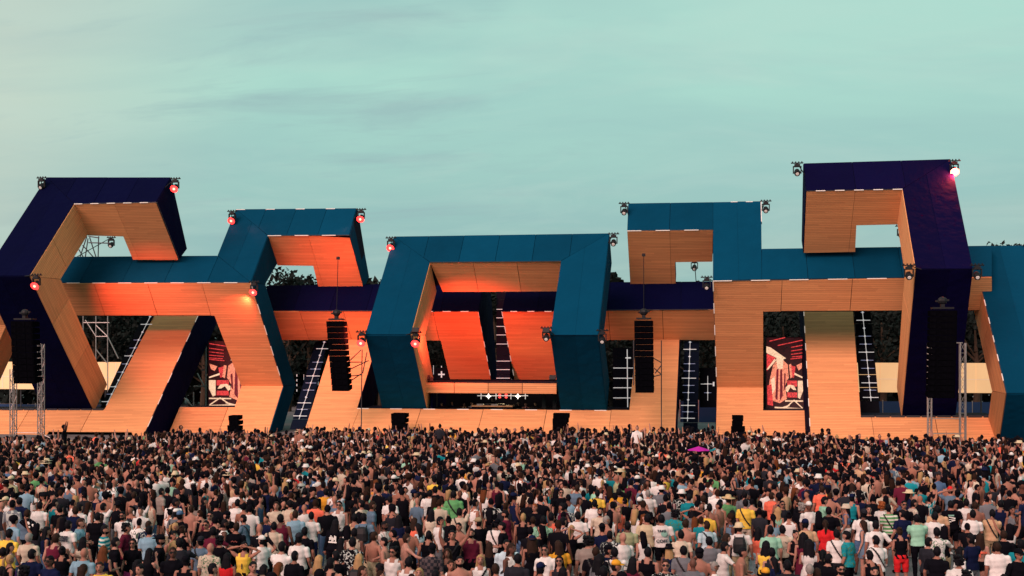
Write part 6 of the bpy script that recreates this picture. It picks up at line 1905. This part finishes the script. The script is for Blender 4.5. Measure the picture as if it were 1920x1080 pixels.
# ------------------------------------------------------------------ the mass of the crowd: one object
def crowd_mass(people):
    rs = random.Random(77)
    VV, FF, CC = [], [], []
    base = 0
    far = [i for i, q in enumerate(people) if q[0] > 55]
    RIDERS = set(rs.sample(far, 7))
    people = people + [(people[i][0], people[i][1] + .05, people[i][2] - .12) for i in RIDERS]
    HA = {}
    def hair_shape(style):
        if style in HA: return HA[style]
        mb = MB()
        if style in ("long", "wavy"):
            mb.loft([ring((0, y, z), rx, ry, 7) for z, rx, ry, y in ((1.72, .088, .09, -.02), (1.62, .10, .085, -.03), (1.48, .11, .055, -.07), (1.30, .09, .035, -.10))])
        elif style == "bun": mb.ell((0, -.085, 1.74), (.045, .045, .04), 6, 4)
        elif style == "ponytail": mb.loft([ring((0, y, z), r, r, 5) for z, r, y in ((1.70, .03, -.09), (1.58, .038, -.14), (1.38, .015, -.12))])
        elif style == "curly": mb.ell((0, -.005, 1.70), (.115, .12, .11), 8, 5)
        elif style == "cap": mb.loft([ring((0, 0, 1.675), .092, .11, 8), ring((0, 0, 1.74), .08, .10, 8), ring((0, -.01, 1.785), .03, .04, 8)]); mb.box((0, .13, 1.685), (.14, .12, .012))
        elif style == "bucket": mb.loft([ring((0, 0, 1.66), .15, .165, 9), ring((0, 0, 1.70), .10, .115, 9), ring((0, 0, 1.78), .075, .09, 9)])
        elif style == "straw": mb.loft([ring((0, 0, 1.68), .22, .23, 10), ring((0, 0, 1.695), .10, .12, 10), ring((0, 0, 1.78), .08, .10, 10)])
        tri = []
        for f_ in mb.f:
            for k in range(1, len(f_) - 1): tri.append((f_[0], f_[k], f_[k + 1]))
        HA[style] = (np.array([tuple(v) for v in mb.v]), np.array(tri))
        return HA[style]
    for n_, (dep, x, y) in enumerate(people):
        d = random_person(rs, x, y)
        if dep > 52 and rs.random() < .07: d["pose"] = rs.choice(["raise", "cheer", "cheer"])
        B = make_body(d["pose"], d["sex"])
        lod = 0 if dep < 36 else 1 if dep < 47 else 2
        v, t, c, lab, par = B.lods[lod]
        col = np.empty((len(t), 3)); sk = np.array(SKINS[d["skin"]]); col[:] = sk
        tcv = np.array(CLR[d["tcol"]]) * rs.uniform(.8, 1.12)
        if d["top"] != "dress": col[region(d["bot"], c, lab, par, None)] = CLR[d["bcol"]]
        m = region(d["top"], c, lab, par, None); col[m] = tcv
        if d["pat"] == "floral":
            pm = m & (np.random.RandomState(n_).rand(len(t)) < .4); col[pm] = (.4, .42, .4) if tcv.sum() < .5 else (.06, .10, .08)
        col[lab == "foot"] = CLR["white"] if n_ % 3 else CLR["black"]
        hm = hair_mask(B, c, lab) if lod < 2 else ((lab == "head") & ((c[:, 1] < .03) | (c[:, 2] > 1.70)))
        if d["hair"] != "bald": col[hm] = HAIRC[d["hcol"]]
        # cloth stands off the body a little
        parts = [(v, t, col)]
        st = d["hair"] if d["hair"] in ("long", "wavy", "bun", "ponytail", "curly") else None
        if st: hv, ht = hair_shape(st); parts.append((hv, ht, np.tile(np.array(HAIRC[d["hcol"]]), (len(ht), 1))))
        hat = d["hat"] or ("straw" if rs.random() < .006 else None)
        if hat: hv, ht = hair_shape("cap" if "cap" in hat else hat); parts.append((hv, ht, np.tile(np.array(CLR["beige"] if hat == "straw" else CLR[d["hatc"]]), (len(ht), 1))))
        lx, ly, wd, wd2 = rs.uniform(-.06, .06), rs.uniform(-.05, .06), rs.uniform(.90, 1.12), rs.uniform(.92, 1.12)
        zo = .62 if n_ in RIDERS else 0.0        # a few sit on others' shoulders
        s = d["h"] / 1.75; a = -R(d["face"]); ca, sa = math.cos(a), math.sin(a)
        for (pv, pt, pc) in parts:
            q = pv * s
            q = q * np.array([wd, wd2, 1.0]); q[:, 0] += lx * q[:, 2]; q[:, 1] += ly * q[:, 2]
            w = np.empty_like(q); w[:, 0] = q[:, 0] * ca - q[:, 1] * sa + x; w[:, 1] = q[:, 0] * sa + q[:, 1] * ca + y; w[:, 2] = q[:, 2] + zo
            VV.append(w); FF.append(pt + base); CC.append(pc); base += len(w)
    VV, FF, CC = np.concatenate(VV), np.concatenate(FF), np.concatenate(CC)
    me = bpy.data.meshes.new("crowd")
    me.vertices.add(len(VV)); me.vertices.foreach_set("co", VV.astype(np.float32).ravel())
    me.loops.add(len(FF) * 3); me.loops.foreach_set("vertex_index", FF.astype(np.int32).ravel())
    me.polygons.add(len(FF)); me.polygons.foreach_set("loop_start", np.arange(0, len(FF) * 3, 3, dtype=np.int32))
    me.polygons.foreach_set("loop_total", np.full(len(FF), 3, dtype=np.int32))
    me.polygons.foreach_set("use_smooth", np.ones(len(FF), dtype=bool))
    at = me.attributes.new("Col", 'FLOAT_COLOR', 'FACE')
    at.data.foreach_set("color", np.concatenate([CC, np.ones((len(CC), 1))], 1).astype(np.float32).ravel())
    me.update(calc_edges=True)
    m = bpy.data.materials.new("crowd_clothes"); m.use_nodes = True
    N, L = m.node_tree.nodes, m.node_tree.links
    b = N["Principled BSDF"]; b.inputs["Roughness"].default_value = .85; b.inputs["Specular IOR Level"].default_value = .04
    a_ = N.new("ShaderNodeAttribute"); a_.attribute_name = "Col"; L.new(a_.outputs["Color"], b.inputs["Base Color"])
    me.materials.append(m)
    tag(link(bpy.data.objects.new("crowd", me)), "dense mass of festival goers filling the ground up to the stage", "crowd", kind="stuff")
    print("crowd", len(people), "tris", len(FF))
crowd_mass(rest)

# ------------------------------------------------------------------ things held up out of the crowd
def held_parasol(px, py, dep_h, label):
    x, y = ground_at(px, py, 2.25 / .94)
    t = empty("parasol", (x, y, 0)); tag(t, label, "parasol")
    mb = MB(); n = 12
    mb.v = [V((0, 0, 2.36))] + [V((.44 * math.cos(6.283 * i / n), .44 * math.sin(6.283 * i / n), 2.22 - .02 * (i % 2))) for i in range(n)]
    mb.f = [[0, 1 + i, 1 + (i + 1) % n] for i in range(n)]
    o = mb.build("canopy", CLOTH["plain"], t); o.color = (.42, .02, .30, 1)
    md = o.modifiers.new("s", 'SOLIDIFY'); md.thickness = .01
    MB().tube((0, 0, 1.2), (0, 0, 2.36), .012).build("shaft", MAT["black_metal"], t)
held_parasol(1310, 842, 0, "small magenta parasol held up over the crowd")
def hand_fan():
    p = [q for q in PEOPLE if q["px"] == 44 and q["py"] == 963][0]
    t = empty("hand_fan", (p["x"] + .28, p["y"] - .22, 1.22)); tag(t, "large black folding fan with pale print held in the crowd at left", "hand fan")
    t.rotation_euler = (R(10), R(35), 0)
    n = 11; R0 = .36
    for i in range(n):
        a0, a1 = math.pi * i / n, math.pi * (i + .92) / n
        vs = [(0, 0, 0), (R0 * math.cos(a0), .012 * (i % 2), R0 * math.sin(a0)), (R0 * math.cos(a1), .012 * (1 - i % 2), R0 * math.sin(a1))]
        vv = vs + [(a, b + .006, c) for a, b, c in vs]
        mesh_obj("leaf", vv, [[0, 1, 2], [5, 4, 3], [0, 3, 4, 1], [1, 4, 5, 2], [2, 5, 3, 0]], MAT["black_cloth"], t)
    mb = MB(); mb.ell((-.10, -.012, .20), (.05, .006, .045), 8, 5); mb.ell((.06, -.012, .24), (.055, .006, .04), 8, 5); mb.ell((-.02, -.012, .12), (.03, .006, .03), 8, 5)
    mb.build("fan_print", MAT["print_white"], t)
hand_fan()
